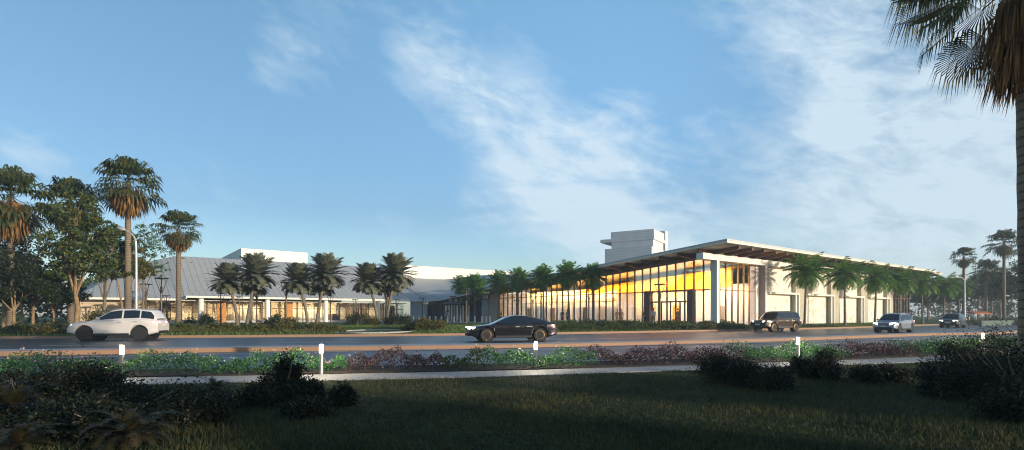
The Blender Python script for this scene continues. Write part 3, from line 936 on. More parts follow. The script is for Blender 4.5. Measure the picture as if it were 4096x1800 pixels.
for k in range(4):
    x0 = 10.15 + k * 9.83; x1 = x0 + 7.3
    part_box('stone_panel', M['stone'], H, x0 + .002, x1, .80, .95, ZF, 7.21)
    part_box('pier', M['beige'], H, x1 + .003, x0 + 9.82, .30, .96, ZF, 7.21)
    mb = MB(); mb.box(x0 + .003, x1 + .42, -.02, .79, 4.05, 4.27); mb.box(x1 + .24, x1 + .42, -.02, .295, ZF, 4.05); mb.box(x1 - .16, x1 + .24, .2, .293, ZF, 4.05)
    mb.build('ledge_frame', M['white'], H)
    part_box('edge_strip', M['white'], H, x1 - .10, x1 - .02, .7, .795, 4.28, 7.2)  # thin white strip up the pier's left edge above the ledge
xe = [49.5 + 1.25 * k for k in range(7)]
for a, b in zip(xe, xe[1:]):
    mb = MB(); mb.box(a + .05, b - .05, .5, .52, ZF, 4.2); mb.box(a + .05, b - .05, .5, .52, 4.3, 7.2); mb.build('window_pane', M['glass'], H)
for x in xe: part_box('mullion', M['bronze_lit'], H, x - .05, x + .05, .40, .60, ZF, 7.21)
mb = MB()
for a, b in zip(xe, xe[1:]): mb.box(a + .052, b - .052, .44, .58, 4.2, 4.3)
mb.build('transom', M['bronze_lit'], H)
mb = MB(); mb.box(57.1, 57.12, .6, 12, ZF, 7.2); mb.build('window_pane', M['glass'], H)
# interior
part_box('interior_floor', M['int_floor'], H, .15, 57, 1, 39.2, .46, .475)
part_box('interior_wall', M['int_white'], H, 8.2, 8.4, 1.2, 17.9, .48, 5.2)
part_box('interior_wall', M['int_white'], H, 4.6, 4.8, 18, 39.1, .48, 5.2)
part_box('interior_wall', M['int_white'], H, 4.81, 8.4, 17.92, 18.1, .48, 5.2)
part_box('interior_wall', M['int_white'], H, .4, 8.2, 39.2, 39.4, .48, 5)
part_box('interior_wall', M['int_white'], H, 8.9, 49, 1.3, 1.5, .48, 7)
arealight('lobby_light', H, (4.5, 3.4, 6.6), (0, 0, 0), 6, 3, 500, (1, .88, .74))
mb = MB()
n = 40; rows = []
for k in range(n + 1):                                     # long orange ceiling wave hung above the lobby
    y = 1.4 + 36.5 * k / n
    top = zh(y) - .55; lowz = max(4.5, top - 2.3 + .02 * y)
    xw = 5.2 + .5 * math.sin(y * .22)
    rows.append([(xw, y, lowz), (xw - .35, y, lowz + .5 * (top - lowz)), (xw + .1, y, top), (8.1, y, top + .1)])
mb.grid(rows); mb.build('feature_ceiling', M['int_orange'], H, smooth=60)
for y0_, w_, hh_, mt in ((20, 1.6, 2.3, 'int_beige'), (23.5, .9, 2.2, 'darkwall'), (26.5, 2.4, 3.0, 'int_beige'), (30.5, 1.0, 2.2, 'darkwall'), (33.2, 2.0, 2.6, 'bluepanel'), (36.4, .9, 2.2, 'darkwall'), (4.2, .8, 2.2, 'portal'), (10.5, 1.0, 2.3, 'int_orange'), (14.2, 1.8, 2.6, 'int_beige')):
    xx = 4.5 if y0_ > 18 else 8.1
    part_box('interior_door', M[mt] if mt in M else M['wood'], H, xx, xx + .09, y0_, y0_ + w_, .48, .48 + hh_)
part_box('eave_reflection', M['int_beige'], H, 4.2, 4.59, 18.1, 39, 3.5, 3.9)  # beige band drawn in for the eave reflected in the glass
for k in range(5):
    y = 4.5 + 7.2 * k
    arealight('lobby_light', H, (.9, y, 4.5), (0, R(-102), 0), .5, 6.5, (520 if k < 3 else 420), (1, .52, .12))
arealight('lobby_light', H, (4.6, 9, 4.35), (0, R(-20), 0), 2.5, 14, 360, (1, .97, .94))
arealight('lobby_light', H, (2.4, 28, 4.1), (0, R(-30), 0), 2.5, 20, 230, (1, .97, .92))

# ---- left: exhibition building with the hipped metal roof
E = thing('exhibition_hall', 'low exhibition building with large hipped grey metal roof, round columns and lit glazing', 'building', (P0.x, P0.y, 0), ROT)
mb = MB()
ev = 4.27
A0 = (-33.5, 18.5, 11.4); B1 = (-38.3, 20, 10.06); R0 = (.3, 18.5, 11.4); Vv = (-22.0, 12.0, 4.27 + .386 * 12.0)
EL = (-46, 1.2, 3.86); ES = (-33.95, 1.2, 3.86); S2 = (-33.95, 0, ev); S3 = (0, 0, ev)
mb.add([A0, B1, EL, ES, Vv, R0], [(1, 2, 3, 0), (0, 3, 4), (0, 4, 5)])
mb.add([R0, Vv, S2, S3], [(0, 1, 2, 3)])
mb.add([Vv, ES, S2], [(0, 1, 2)])
mb.add([B1, (-52, 30, 3.86), EL], [(0, 1, 2)])
mb.add([A0, R0, (.3, 37, 4.2), (-36, 37, 4.2), B1], [(0, 4, 3, 2, 1)])
mb.build('roof', M['roof'], E)
mb = MB(); mb.box(-33.95, 0, -.02, .14, 3.96, 4.25); mb.box(-46, -33.98, 1.18, 1.34, 3.58, 3.85); mb.box(-33.97, -33.83, .142, 1.178, 3.8, 4.2)
mb.build('eave', M['fascia'], E)
part_box('soffit', M['soffit'], E, -46, -.05, 1.35, 6, 3.60, 3.68)
def xat(px, y):      # local x where the line y (set back) shows at picture column px
    k = (px - 512) / F
    return (k * (P0.y + .8 * y) - P0.x + .6 * y) / (.8 - .6 * k)
gz0, gz1 = ZF + .32, 3.60
mb = MB(); mb.box(-46, .4, 2.7, 3.3, ZF, gz0 - .02); mb.build('plinth', M['concrete'], E)
gx0 = xat(136, 3.0); nb = 30; bw = (0.2 - gx0) / nb
for k in range(nb):
    a = gx0 + bw * k; b = a + bw
    mb = MB(); mb.box(a + .05, b - .05, 3.0, 3.03, gz0 + .06, 2.55); mb.box(a + .05, b - .05, 3.0, 3.03, 2.65, gz1); mb.build('window_pane', M['glassL'], E)
    mb = MB(); wv = .05 if k % 4 else .10
    mb.box(a - wv, a + wv, 2.92, 3.1, gz0, gz1); mb.build('mullion', M['bronze'], E)
mb = MB()
for k in range(nb):
    a = gx0 + bw * k
    mb.box(a + .11, a + bw - .11, 2.95, 3.08, 2.55, 2.65); mb.box(a + .11, a + bw - .11, 2.95, 3.08, gz0 - .015, gz0 + .06); mb.box(a + .11, a + bw - .11, 2.96, 3.06, 1.55, 1.60)
mb.build('transom', M['bronze'], E)
mb = MB(); mb.box(-46, gx0 - .12, 3.0, 3.2, ZF, 3.59); mb.build('wall', lines('beige_board_wall', (.52, .40, .27), (.30, .23, .16), 2, .5, .04, .75), E)
for px in (201, 267.4, 325.7, 378):
    x = xat(px, .75)
    mb = MB(); mb.lathe([(.36, ZF), (.36, 3.93)], 20, c=(x, .75, 0)); mb.build('column', M['white'], E, smooth=60)
part_box('interior_floor', M['int_floor'], E, -45, 0, 3.1, 12, .46, .48)
part_box('interior_wall', M['int_beige'], E, -45.5, .2, 11.5, 11.7, .48, 3.7)
for px, w in ((221.5, 1.15), (289, 1.15)):
    x = xat(px, 2.7); part_box('feature_panel', M['amber'], E, x - w / 2, x + w / 2, 2.64, 2.69, .5, 3.58)
for k, w in ((-40, 3), (-33.5, 1.4), (-27, 4.0), (-18, 6), (-11, 2.5), (-4, 2.2)):
    part_box('partition', M['int_white'], E, k, k + w, 7.5 + (k % 3), 7.7 + (k % 3), .5, 2.9)
    part_box('partition', M['darkwall'], E, k + w + .4, k + w + 1.7, 6.2, 6.4, .5, 3.3)
for k in range(5):
    arealight('hall_light', E, (-41 + 9.2 * k, 6.2, 3.6), (0, 0, 0), 7, 3, 480, (1, .68, .34))

# ---- white plant boxes behind the roofs
X1 = thing('plant_enclosure', 'white roof box behind the ridge of the hipped roof, its left face in shade', 'roof box', (gx(241.2, 102), 102, 0), ROT, 'white roof boxes')
mb = MB(); mb.box(0, 12.2, 0, 23, 9.0, 14.1); mb.build('wall', M['white'], X1)
mb = MB(); mb.box(-.04, 12.24, -.04, .12, 14.102, 14.2); mb.box(-.04, .12, .121, 23, 14.102, 14.2); mb.build('coping', M['fascia'], X1)
X2 = thing('plant_enclosure', 'long white roof box stepping up behind the entrance palms', 'roof box', (gx(393, 105), 105, 0), ROT, 'white roof boxes')
mb = MB(); mb.box(0, 40, 0, 9, 5.0, 11.34); mb.build('wall', M['white'], X2)
mb = MB(); mb.box(-.04, 40, -.04, .12, 11.342, 11.43); mb.box(-.04, .12, .121, 9, 11.342, 11.43); mb.build('coping', M['fascia'], X2)

# ---- entrance lobby between the two
L = thing('entrance_lobby', 'dark glazed entrance lobby with silver letters under a swept grey roof', 'building', (P0.x, P0.y, 0), ROT)
def tof(t): p = Vector((20.68, 51.9, 0)) + UL * t; return Vector((p.x, p.y, 8.92 - .0716 * t))
Lp = [wpt(409.5, 300, 95), wpt(426.5, 300.2, 94), wpt(441, 298.8, 91.5), wpt(452, 296.2, 90), wpt(470.3, 292.8, 87.6), tof(43) + Vector((0, 0, .02)), tof(38) + Vector((0, 0, .02)), tof(29.3) + Vector((0, 0, .02))]
Up = [wpt(365.3, 266.8, 112), wpt(382, 272.3, 106.5), wpt(393, 276, 104.7), wpt(404.7, 277.3, 106), wpt(425, 278.6, 108.8), wpt(445, 279.4, 111), wpt(465, 277.2, 106.5), wpt(484, 275, 102), wpt(510, 274.3, 95), wpt(534, 274.4, 87)]
def rs(P, n):
    t = np.linspace(0, len(P) - 1, n); ii = np.arange(len(P))
    return [Vector([float(np.interp(q, ii, [p[k] for p in P])) for k in range(3)]) for q in t]
a, b = rs(Lp, 40), rs(Up, 40); rows = []
for k in range(9):
    v = k / 8
    rows.append([tuple(p.lerp(q, v) + Vector((0, 0, -.5 * math.sin(math.pi * v) * (1 if i > 4 else i / 4)))) for i, (p, q) in enumerate(zip(a, b))])
mb = MB(); mb.grid(rows); wbuild(mb, 'roof', M['roof'], L, smooth=60)
mb = MB(); e0 = rs(Lp[:6], 24)
mb.grid([[tuple(p + Vector((.05, -.08, .03))) for p in e0], [tuple(p + Vector((.05, -.08, -.28))) for p in e0], [tuple(p + Vector((0, .5, -.28))) for p in e0]])
wbuild(mb, 'eave', M['roof2'], L)
def wallquad(px0, Y0, px1, Y1, z0a, z1a, z1b, th=.2):
    a = Vector((gx(px0, Y0), Y0, 0)); b = Vector((gx(px1, Y1), Y1, 0)); n = Vector((b.y - a.y, -(b.x - a.x), 0)).normalized() * -th
    if n.y < 0: n = -n
    m = MB(); q = [a, b, b + n, a + n]
    m.hexa([(q[0].x, q[0].y, z0a), (q[1].x, q[1].y, z0a), (q[2].x, q[2].y, z0a), (q[3].x, q[3].y, z0a),
            (q[0].x, q[0].y, z1a), (q[1].x, q[1].y, z1b), (q[2].x, q[2].y, z1b), (q[3].x, q[3].y, z1a)])
    return m
wbuild(wallquad(410.3, 96.0, 426, 95.2, ZF, 3.95, 4.0), 'panel_wall', M['bluepanel'], L)
wbuild(wallquad(426, 97.5, 482, 92.4, ZF, 3.9, 6.2), 'wall', M['darkwall'], L)
wbuild(wallquad(426.1, 95.2, 427.2, 97.4, ZF, 3.98, 3.95), 'wall', M['bluepanel'], L)
# canopy over the doors and white framed doors
mbc = MB()
ca, cb = wpt(443.5, 303, 91.5), wpt(471.5, 303, 89.2)
d = (cb - ca); d.z = 0; dn = Vector((-d.y, d.x, 0)).normalized()
q = [ca, cb, cb + dn * 4, ca + dn * 4]
mbc.hexa([(p.x, p.y, 3.55) for p in q] + [(p.x, p.y, 3.86) for p in q])
wbuild(mbc, 'canopy', flat('canopy_grey', (.10, .12, .14), .5), L)
for i, px in enumerate((445.8, 448.6, 451.6, 454.4, 457.2, 460.2, 463.2, 465.8, 468.6)):
    Yd = 94.5 - (px - 446) * .095
    m = wallquad(px - .75, Yd, px + .75, Yd - .13, ZF, 3.3, 3.3, .12)
    wbuild(m, 'door_panel', M['bluepanel'] if i % 4 == 3 else M['bollard'], L)
wbuild(wallquad(473, 92.6, 480.4, 91.9, 4.05, 4.75, 4.75, .1), 'window', M['int_beige'], L)
for i in range(4):
    p0 = 481.5 + i * 2.35
    wbuild(wallquad(p0 + .15, 90.3 - i * .3, p0 + 2.2, 90.0 - i * .3, ZF, 4.15, 4.15, .06), 'glass_panel', M['bluepanel'] if i == 3 else flat('pale_blue_panel', (.34, .43, .52), .35), L)
wbuild(wallquad(482.4, 90.2, 487.2, 89.6, 4.3, 4.95, 4.95, .3), 'sign_box', M['bollard'], L)
wbuild(wallquad(490.6, 88.8, 499, 87.6, ZF, 4.9, 5.3, .6), 'pier', M['concrete'], L)
wbuild(wallquad(480.5, 93.2, 499, 90.5, ZF, 5.2, 5.6, .2), 'wall', M['darkwall'], L)
LET = []
for ch, px in (('B', 450.2), ('A', 455.9), ('C', 462.3), ('C', 468.5)):
    cu = bpy.data.curves.new('letter', 'FONT'); cu.body = ch; cu.size = 1.02; cu.extrude = .09; cu.align_x = 'CENTER'
    cu.materials.append(M['alu'])
    o = bpy.data.objects.new('letter', cu); COL.objects.link(o); LET.append(o)
    p = wpt(px, 302.6, 91.4 - (px - 450) * .09); p.z = 3.72 if ch != 'B' else 3.74
    if ch == 'B': cu.size = .9
    im = inv_of(L); o.parent = L; o.location = im @ p
    o.rotation_euler = (R(90), 0, math.atan2(d.y, d.x) - ROT)
arealight('lobby_light', L, inv_of(L) @ wpt(458, 303.5, 93), (0, 0, 0), 6, 1.0, 60, (1, .85, .65))

bpy.context.view_layer.update(); dg_ = bpy.context.evaluated_depsgraph_get()
for o in LET:
    me = bpy.data.meshes.new_from_object(o.evaluated_get(dg_)); n_ = obj('sign_letter', me, L)
    n_.location = o.location; n_.rotation_euler = o.rotation_euler; bpy.data.objects.remove(o)
# ---- tower behind
ta = Vector((-.857, .515, 0)).normalized(); tb = Vector((.515, .857, 0)).normalized()
T = thing('tower', 'white boarded stair tower of stacked blocks with cantilevered slab behind the big roof', 'tower', (gx(651.7, 110), 110, 0), math.atan2(-ta.y, -ta.x))
def tbx(name, w0, w1, d0, d1, z0, z1, mat=None): return part_box(name, mat or M['tower'], T, -w1, -w0, d0, d1, z0, z1)
tbx('base_block', 0, 10.1, 0, 17, 2, 15.64)
tbx('neck', .25, 9.3, 1.85, 9.5, 15.642, 17.3)
tbx('slab', -.0, 11.76, 1.6, 12.1, 17.302, 17.95)
tbx('upper_block', .0, 9.35, 1.6, 9.3, 17.952, 19.4)
tbx('fin', -.02, 1.2, 10.1, 12.1, 15.644, 20.15)

# ------------------------------------------------------------------ street furniture
def ground_z(x, y):
    d = y - kerbY(x)
    return 0.0 if d < 0 else hgt(x, y)
# path bollards
def make_bollard():
    t = thing('bollard_light', 'x', 'bollard light')
    mb = MB(); mb.lathe([(.085, 0), (.085, .012), (.05, .014), (.05, .56)], 20); mb.build('post', M['alu'], t, smooth=40)
    mb = MB(); mb.lathe([(.052, .562), (.052, .735)], 20); mb.build('lens', M['lens'], t, smooth=40)
    mb = MB(); mb.lathe([(.056, .737), (.056, .765), (.04, .775)], 20); mb.build('cap', M['alu'], t, smooth=40)
    return t
bol = None
for px, py, lab in ((118.4, 378.2, 'lit path bollard at the far left, half behind dark bushes'), (319.6, 375.8, 'lit path bollard beside the tall dark bush left of centre'),
                    (536, 369.9, 'lit path bollard standing below the dark fastback car'), (800, 362, 'lit path bollard on the right below the tall brown off-roader'),
                    (985.7, 354, 'lit path bollard rising behind the big dark bushes near the palm trunk')):
    x, y = gpt(px, py)
    if px > 900: y = 21.6; x = gx(px, y)
    c = make_bollard() if bol is None else copy_tree(bol)
    bol = bol or c
    c.location = (x, y + .12, .0); tag(c, lab, 'bollard light', 'lit bollards along the path')
    l = bpy.data.lights.new('bollard_glow', 'POINT'); l.energy = 42; l.color = (1, .86, .60); l.shadow_soft_size = .07
    o = bpy.data.objects.new('bollard_glow', l); COL.objects.link(o); o.parent = c; o.location = (0, 0, .80)

# security bollards at the entrance
sb = None
bl = (413.4, 418.9, 424.2, 429.8, 435.6, 441.5, 447.7, 454.1, 460.6, 467.5, 474.8, 482, 486.5, 489.9)
for i, px in enumerate(bl):
    Y = 83.5 - i * .35
    if sb is None:
        mb = MB(); mb.lathe([(.12, 0), (.12, .86), (.10, .92), (.0, .93)], 14)
        sb = mb.build('security_bollard', M['bollard'], smooth=40); c = sb
    else:
        c = sb.copy(); COL.objects.link(c)
    c.location = (gx(px, Y), Y, .45)
    tag(c, 'white security bollard in the row across the dark entrance', 'bollard', 'white bollards at the entrance')

# funnel shaped plaza lamps
def make_lamp():
    t = thing('plaza_lamp', 'x', 'street lamp')
    mb = MB(); mb.lathe([(.13, 0), (.13, .03), (.085, .04), (.075, 2.75), (.085, 2.76), (.085, 3.35), (.04, 3.4), (.035, 4.1)], 12)
    mb.build('pole', M['pole'], t, smooth=40)
    for k in range(3):
        a = R(90 + 120 * k) + .6
        c, s = math.cos(a), math.sin(a); mb = MB()
        mb.tube([(c * .08, s * .08, 2.85), (c * .50, s * .50, 4.05)], [.035, .03], 6)
        mb.build('arm', M['pole'], t, smooth=40)
    mb = MB(); mb.lathe([(.08, 4.0), (.50, 4.06), (.56, 4.09), (.56, 4.13), (.2, 4.17), (0, 4.18)], 24)
    mb.build('lamp_head', M['poledark'], t, smooth=40)
    mb = MB(); mb.lathe([(0, 4.0), (.38, 4.035), (.40, 4.055)], 20); mb.build('diffuser', M['lamp_disc'], t, smooth=40)
    return t
lamp = None
LAMPS = ((133, 291, 66, 'thin plaza lamp half hidden by the left trees beside the galvanised street light'),
         (145.8, 283.4, 62, 'plaza lamp just left of the tallest one on the left, above the white car'),
         (161.4, 277.3, 53, 'tallest plaza lamp, above the rear of the white car'),
         (166.5, 295.2, 71, 'short distant plaza lamp right behind the tallest one on the left'),
         (221, 292.7, 68, 'plaza lamp left of the first clump of grey palms'),
         (239.2, 296.5, 77, 'small plaza lamp seen between the trunks of the first palm clump'),
         (256.7, 286.3, 60, 'plaza lamp right against the first clump of grey palms'),
         (286.3, 281.9, 58, 'tall plaza lamp midway between the first two palm clumps'),
         (302.9, 297.9, 80, 'small plaza lamp behind the second palm clump'),
         (330.7, 295.3, 76, 'plaza lamp just right of the second palm clump'),
         (355.2, 299.2, 82, 'small distant plaza lamp left of the third palm clump'),
         (385.6, 285.5, 62, 'tall plaza lamp among the trunks of the third palm clump'),
         (396.6, 299.2, 84, 'small plaza lamp at the right end of the low glazing'),
         (422.2, 297.5, 80, 'plaza lamp in front of the blue grey panel wall'),
         (452.7, 295.8, 78, 'dark plaza lamp in front of the silver letters'),
         (466.5, 288.6, 70, 'golden sunlit plaza lamp in front of the entrance doors'),
         (488.3, 294, 74, 'dark plaza lamp before the pale blue panels right of the entrance'),
         (533, 292.4, 69, 'plaza lamp before the glass front between the middle palms'),
         (517, 299.8, 76, 'small plaza lamp near the far end of the glass front'),
         (551.5, 298.4, 70, 'small plaza lamp before the glass front, left of two standing people'),
         (588.8, 287.8, 64, 'dark plaza lamp in front of the rightmost palm of the glass front'),
         (660, 283.4, 52, 'dark plaza lamp in front of the brown entrance portal'))
for px, py, Y, lab in LAMPS:
    c = make_lamp() if lamp is None else copy_tree(lamp)
    lamp = lamp or c
    x = gx(px, Y); g = ground_z(x, Y)
    s = (EYE + (HZ - py) / F * Y - g) / 4.18
    c.location = (x, Y, g); c.scale = (s, s, s); c.rotation_euler = (0, 0, px * .37)
    tag(c, lab, 'street lamp', 'funnel shaped plaza lamps')

# tall galvanised street light
x, y = gx(136.3, 38.6), 38.6
t = thing('street_light', 'tall galvanised street light with curved arm reaching left above the white car', 'street light', (x, y, ground_z(x, y)))
s = y / F
def sp(px, py): return ((px - 136.3) * s, 0, EYE + (HZ - py) * s - ground_z(x, y))
mb = MB(); mb.tube([(0, 0, 0), (0, 0, .5), sp(136.3, 262), sp(135.8, 241)], [.13, .12, .085, .07], 10); mb.build('pole', M['galv'], t, smooth=50)
mb = MB(); mb.tube([sp(135.8, 241), sp(134, 236.6), sp(130.5, 233.4), sp(126, 230.6), sp(124.5, 229.6)], [.07, .06, .055, .05, .05], 8); mb.build('arm', M['galv'], t, smooth=50)
mb = MB(); a, b = Vector(sp(125.2, 229.9)), Vector(sp(117.4, 227.6))
mb.tube([a, a.lerp(b, .3), b.lerp(a, .15), b], [.06, .17, .16, .05], 8); mb.build('lamp_head', M['galv'], t, smooth=50)
x, y = gx(964.6, 86), 86.0
t = thing('street_light', 'slim white street light mast behind the right row of palms', 'street light', (x, y, ground_z(x, y)))
mb = MB(); mb.tube([(0, 0, 0), (0, 0, 4), (0, 0, 7.2)], [.13, .11, .08], 10); mb.build('pole', M['bollard'], t, smooth=50)
mb = MB(); mb.tube([(0, 0, 7.15), (-.4, 0, 7.5), (-1.1, 0, 7.65)], [.07, .05, .05], 8); mb.build('arm', M['bollard'], t, smooth=50)
mb = MB(); mb.tube([(-1.0, 0, 7.64), (-1.2, 0, 7.64), (-1.6, 0, 7.6)], [.05, .14, .06], 8); mb.build('lamp_head', M['galv'], t, smooth=50)

# seat walls in front of the glass
for px0, px1, Y, lab, mat in ((679, 726, 53.2, 'pale concrete seat wall with sloping ends before the hall corner', 'concrete'),
                              (586, 607, 64, 'concrete seat wall under the rightmost palm of the glass front', 'concrete'),
                              (612, 630, 62.5, 'sandy seat wall near the brown entrance portal', 'int_beige'),
                              (552, 580, 69, 'orange brown seat wall beside two standing people', 'int_beige')):
    x0, x1 = gx(px0, Y), gx(px1, Y); z = ground_z((x0 + x1) / 2, Y); w = x1 - x0
    mb = MB(); hh = .5
    mb.hexa([(-w / 2, -.35, -.1), (w / 2, -.35, -.1), (w / 2, .35, -.1), (-w / 2, .35, -.1), (-w / 2 + .02, -.3, hh), (w / 2 - .55, -.3, hh * .92), (w / 2 - .55, .3, hh * .92), (-w / 2 + .02, .3, hh)])
    o = mb.build('seat_wall', M[mat], loc=((x0 + x1) / 2, Y, z)); tag(o, lab, 'seat wall')

# ------------------------------------------------------------------ people
def skin_chain(name, chains, mat, parent, sub=1):
    """chains: list of [(x,y,z,r),...]; chains whose first point repeats an existing vertex branch from it"""
    vs = []; es = []; rad = []; key = {}
    for ch in chains:
        prev = None
        for (x, y, z, r) in ch:
            k = (round(x, 4), round(y, 4), round(z, 4))
            if k not in key:
                key[k] = len(vs); vs.append((x, y, z)); rad.append(r)
            i = key[k]
            if prev is not None and prev != i: es.append((prev, i))
            prev = i
    me = bpy.data.meshes.new(name); me.from_pydata(vs, es, []); me.materials.append(mat)
    o = bpy.data.objects.new(name, me); COL.objects.link(o)
    if parent is not None: o.parent = parent
    sk = o.modifiers.new('skin', 'SKIN'); sk.use_smooth_shade = True
    for i, r in enumerate(rad):
        d = me.skin_vertices[0].data[i]; d.radius = (r, r); d.use_root = (i == 0)
    if sub:
        m = o.modifiers.new('sub', 'SUBSURF'); m.levels = sub; m.render_levels = sub
    return o
def bake(o):
    dg = bpy.context.evaluated_depsgraph_get()
    me = bpy.data.meshes.new_from_object(o.evaluated_get(dg))
    o.modifiers.clear(); o.data = me
    return o
def make_person(pose, shirt, legs):
    t = thing('person', 'x', 'person')
    st = .05 if pose == 0 else .16          # half step
    hip, kn = .90, .48
    ch = [[(0, 0, .93, .125), (0, .01, 1.12, .115), (0, .0, 1.30, .135), (0, 0, 1.42, .115), (0, -.005, 1.50, .05), (0, -.01, 1.56, .052), (0, -.02, 1.64, .088), (0, -.015, 1.72, .085), (0, -.01, 1.765, .05)],
          [(0, -.02, 1.64, .088), (0, -.105, 1.635, .016)]]
    for sg in (-1, 1):
        f = st * sg
        ch.append([(0, 0, .93, .125), (.09 * sg, 0, hip, .10), (.10 * sg, -f * .55 - .01, kn, .062), (.10 * sg, -f + .02 if f > 0 else -f * 1.2 + .02, .09, .042), (.11 * sg, -f - .10 if f > 0 else -f * 1.2 - .10, .035, .034)])
        a = -f * .8
        hx, hy, hz = .25 * sg, -a * .9 - .04, .84
        ch.append([(0, 0, 1.42, .115), (.165 * sg, 0, 1.40, .062), (.215 * sg, -a * .3, 1.14, .045), (.24 * sg, -a * .75 - .02, .92, .032), (hx, hy, hz, .032)])
        for q in range(4):
            ch.append([(hx, hy, hz, .032), (hx + .004 * sg, hy - .024 + .017 * q, hz - .07, .0095), (hx - .008 * sg, hy - .026 + .017 * q, hz - .115 - (.012 if q in (1, 2) else 0), .008)])
        ch.append([(hx, hy, hz, .032), (hx - .01 * sg, hy - .045, hz - .03, .011), (hx - .012 * sg, hy - .055, hz - .065, .009)])
    bake(skin_chain('body', ch, M['skin'], t))
    c2 = [[(0, 0, .90, .15), (0, .01, 1.12, .14), (0, 0, 1.30, .16), (0, 0, 1.42, .13), (0, -.003, 1.47, .07)]]
    for sg in (-1, 1):
        a = -st * sg * .8
        c2.append([(0, 0, 1.42, .13), (.168 * sg, 0, 1.40, .082), (.217 * sg, -a * .3, 1.14, .062), (.24 * sg, -a * .7 - .02, .95, .05)])
    bake(skin_chain('shirt', c2, shirt, t))
    c3 = [[(0, 0, .96, .14), (0, 0, .93, .145)]]
    for sg in (-1, 1):
        f = st * sg
        c3.append([(0, 0, .93, .145), (.09 * sg, 0, hip, .118), (.10 * sg, -f * .55 - .01, kn, .082), (.10 * sg, -f + .02 if f > 0 else -f * 1.2 + .02, .12, .066)])
    bake(skin_chain('trousers', c3, legs, t))
    mb = MB(); mb.lathe([(.0, .118), (.055, .11), (.092, .06), (.10, .0), (.088, -.07), (.06, -.10)], 14, c=(0, .012, 1.70))
    mb.build('hair', M['hair'], t, smooth=60)
    for sg in (-1, 1):
        f = st * sg; yy = -f if f > 0 else -f * 1.2
        mb = MB(); mb.hexa([(.06 * sg - .045, yy - .17, 0), (.06 * sg + .045, yy - .17, 0), (.06 * sg + .045, yy + .08, 0), (.06 * sg - .045, yy + .08, 0), (.06 * sg - .035, yy - .14, .06), (.06 * sg + .035, yy - .14, .06), (.06 * sg + .04, yy + .07, .09), (.06 * sg - .04, yy + .07, .09)])
        mb.v = [(v[0] + .045 * sg, v[1], v[2]) for v in mb.v]
        mb.build('shoe', M['shoe'], t)
    return t
cl = {k: flat('cloth_' + k, c, .85, var=.1, scale=8) for k, c in dict(slate=(.09, .11, .13), grey=(.26, .28, .30), navy=(.04, .06, .11), tan=(.36, .25, .14), white=(.6, .6, .58), rust=(.30, .13, .05), dark=(.03, .03, .035)).items()}
PEOPLE = ((446.2, 86, 0, 'grey', 'slate', 205, 'person in grey standing before the entrance doors, left one of a pair'),
          (448.3, 86.3, 0, 'white', 'grey', 160, 'person in a white top standing before the entrance doors, right one of a pair'),
          (501.2, 84, 1, 'dark', 'dark', 250, 'dark clothed person walking at the far end of the glass front'),
          (562.3, 73.5, 0, 'slate', 'navy', 190, 'person in slate blue standing behind the dark car, left one of a pair'),
          (567.6, 72.6, 0, 'grey', 'slate', 150, 'person in a grey top standing behind the dark car, right one of a pair'),
          (617.4, 67.5, 0, 'rust', 'tan', 180, 'person in a rust coloured top standing left of the portal by the glass'),
          (621.2, 66.8, 1, 'rust', 'dark', 170, 'person in rust top and dark trousers walking left of the portal'),
          (645.3, 62.5, 0, 'slate', 'dark', 200, 'person in dark slate clothes standing at the left post of the brown portal'),
          (653.6, 60.6, 1, 'white', 'tan', 160, 'person in a white top walking inside the brown portal'),
          (678, 58.6, 0, 'tan', 'rust', 180, 'person in tan standing at the doors of the brown portal'))
protos = {}
for px, Y, pose, sh, lg, rot, lab in PEOPLE:
    k = (pose, sh, lg)
    t = make_person(pose, cl[sh], cl[lg]) if k not in protos else copy_tree(protos[k])
    protos[k] = t
    x = gx(px, Y); t.location = (x, Y, max(ground_z(x, Y), .42) + .005); t.rotation_euler = (0, 0, R(rot)); t.scale = (1.04, 1.04, 1.04)
    tag(t, lab, 'person', 'people at the glass front')

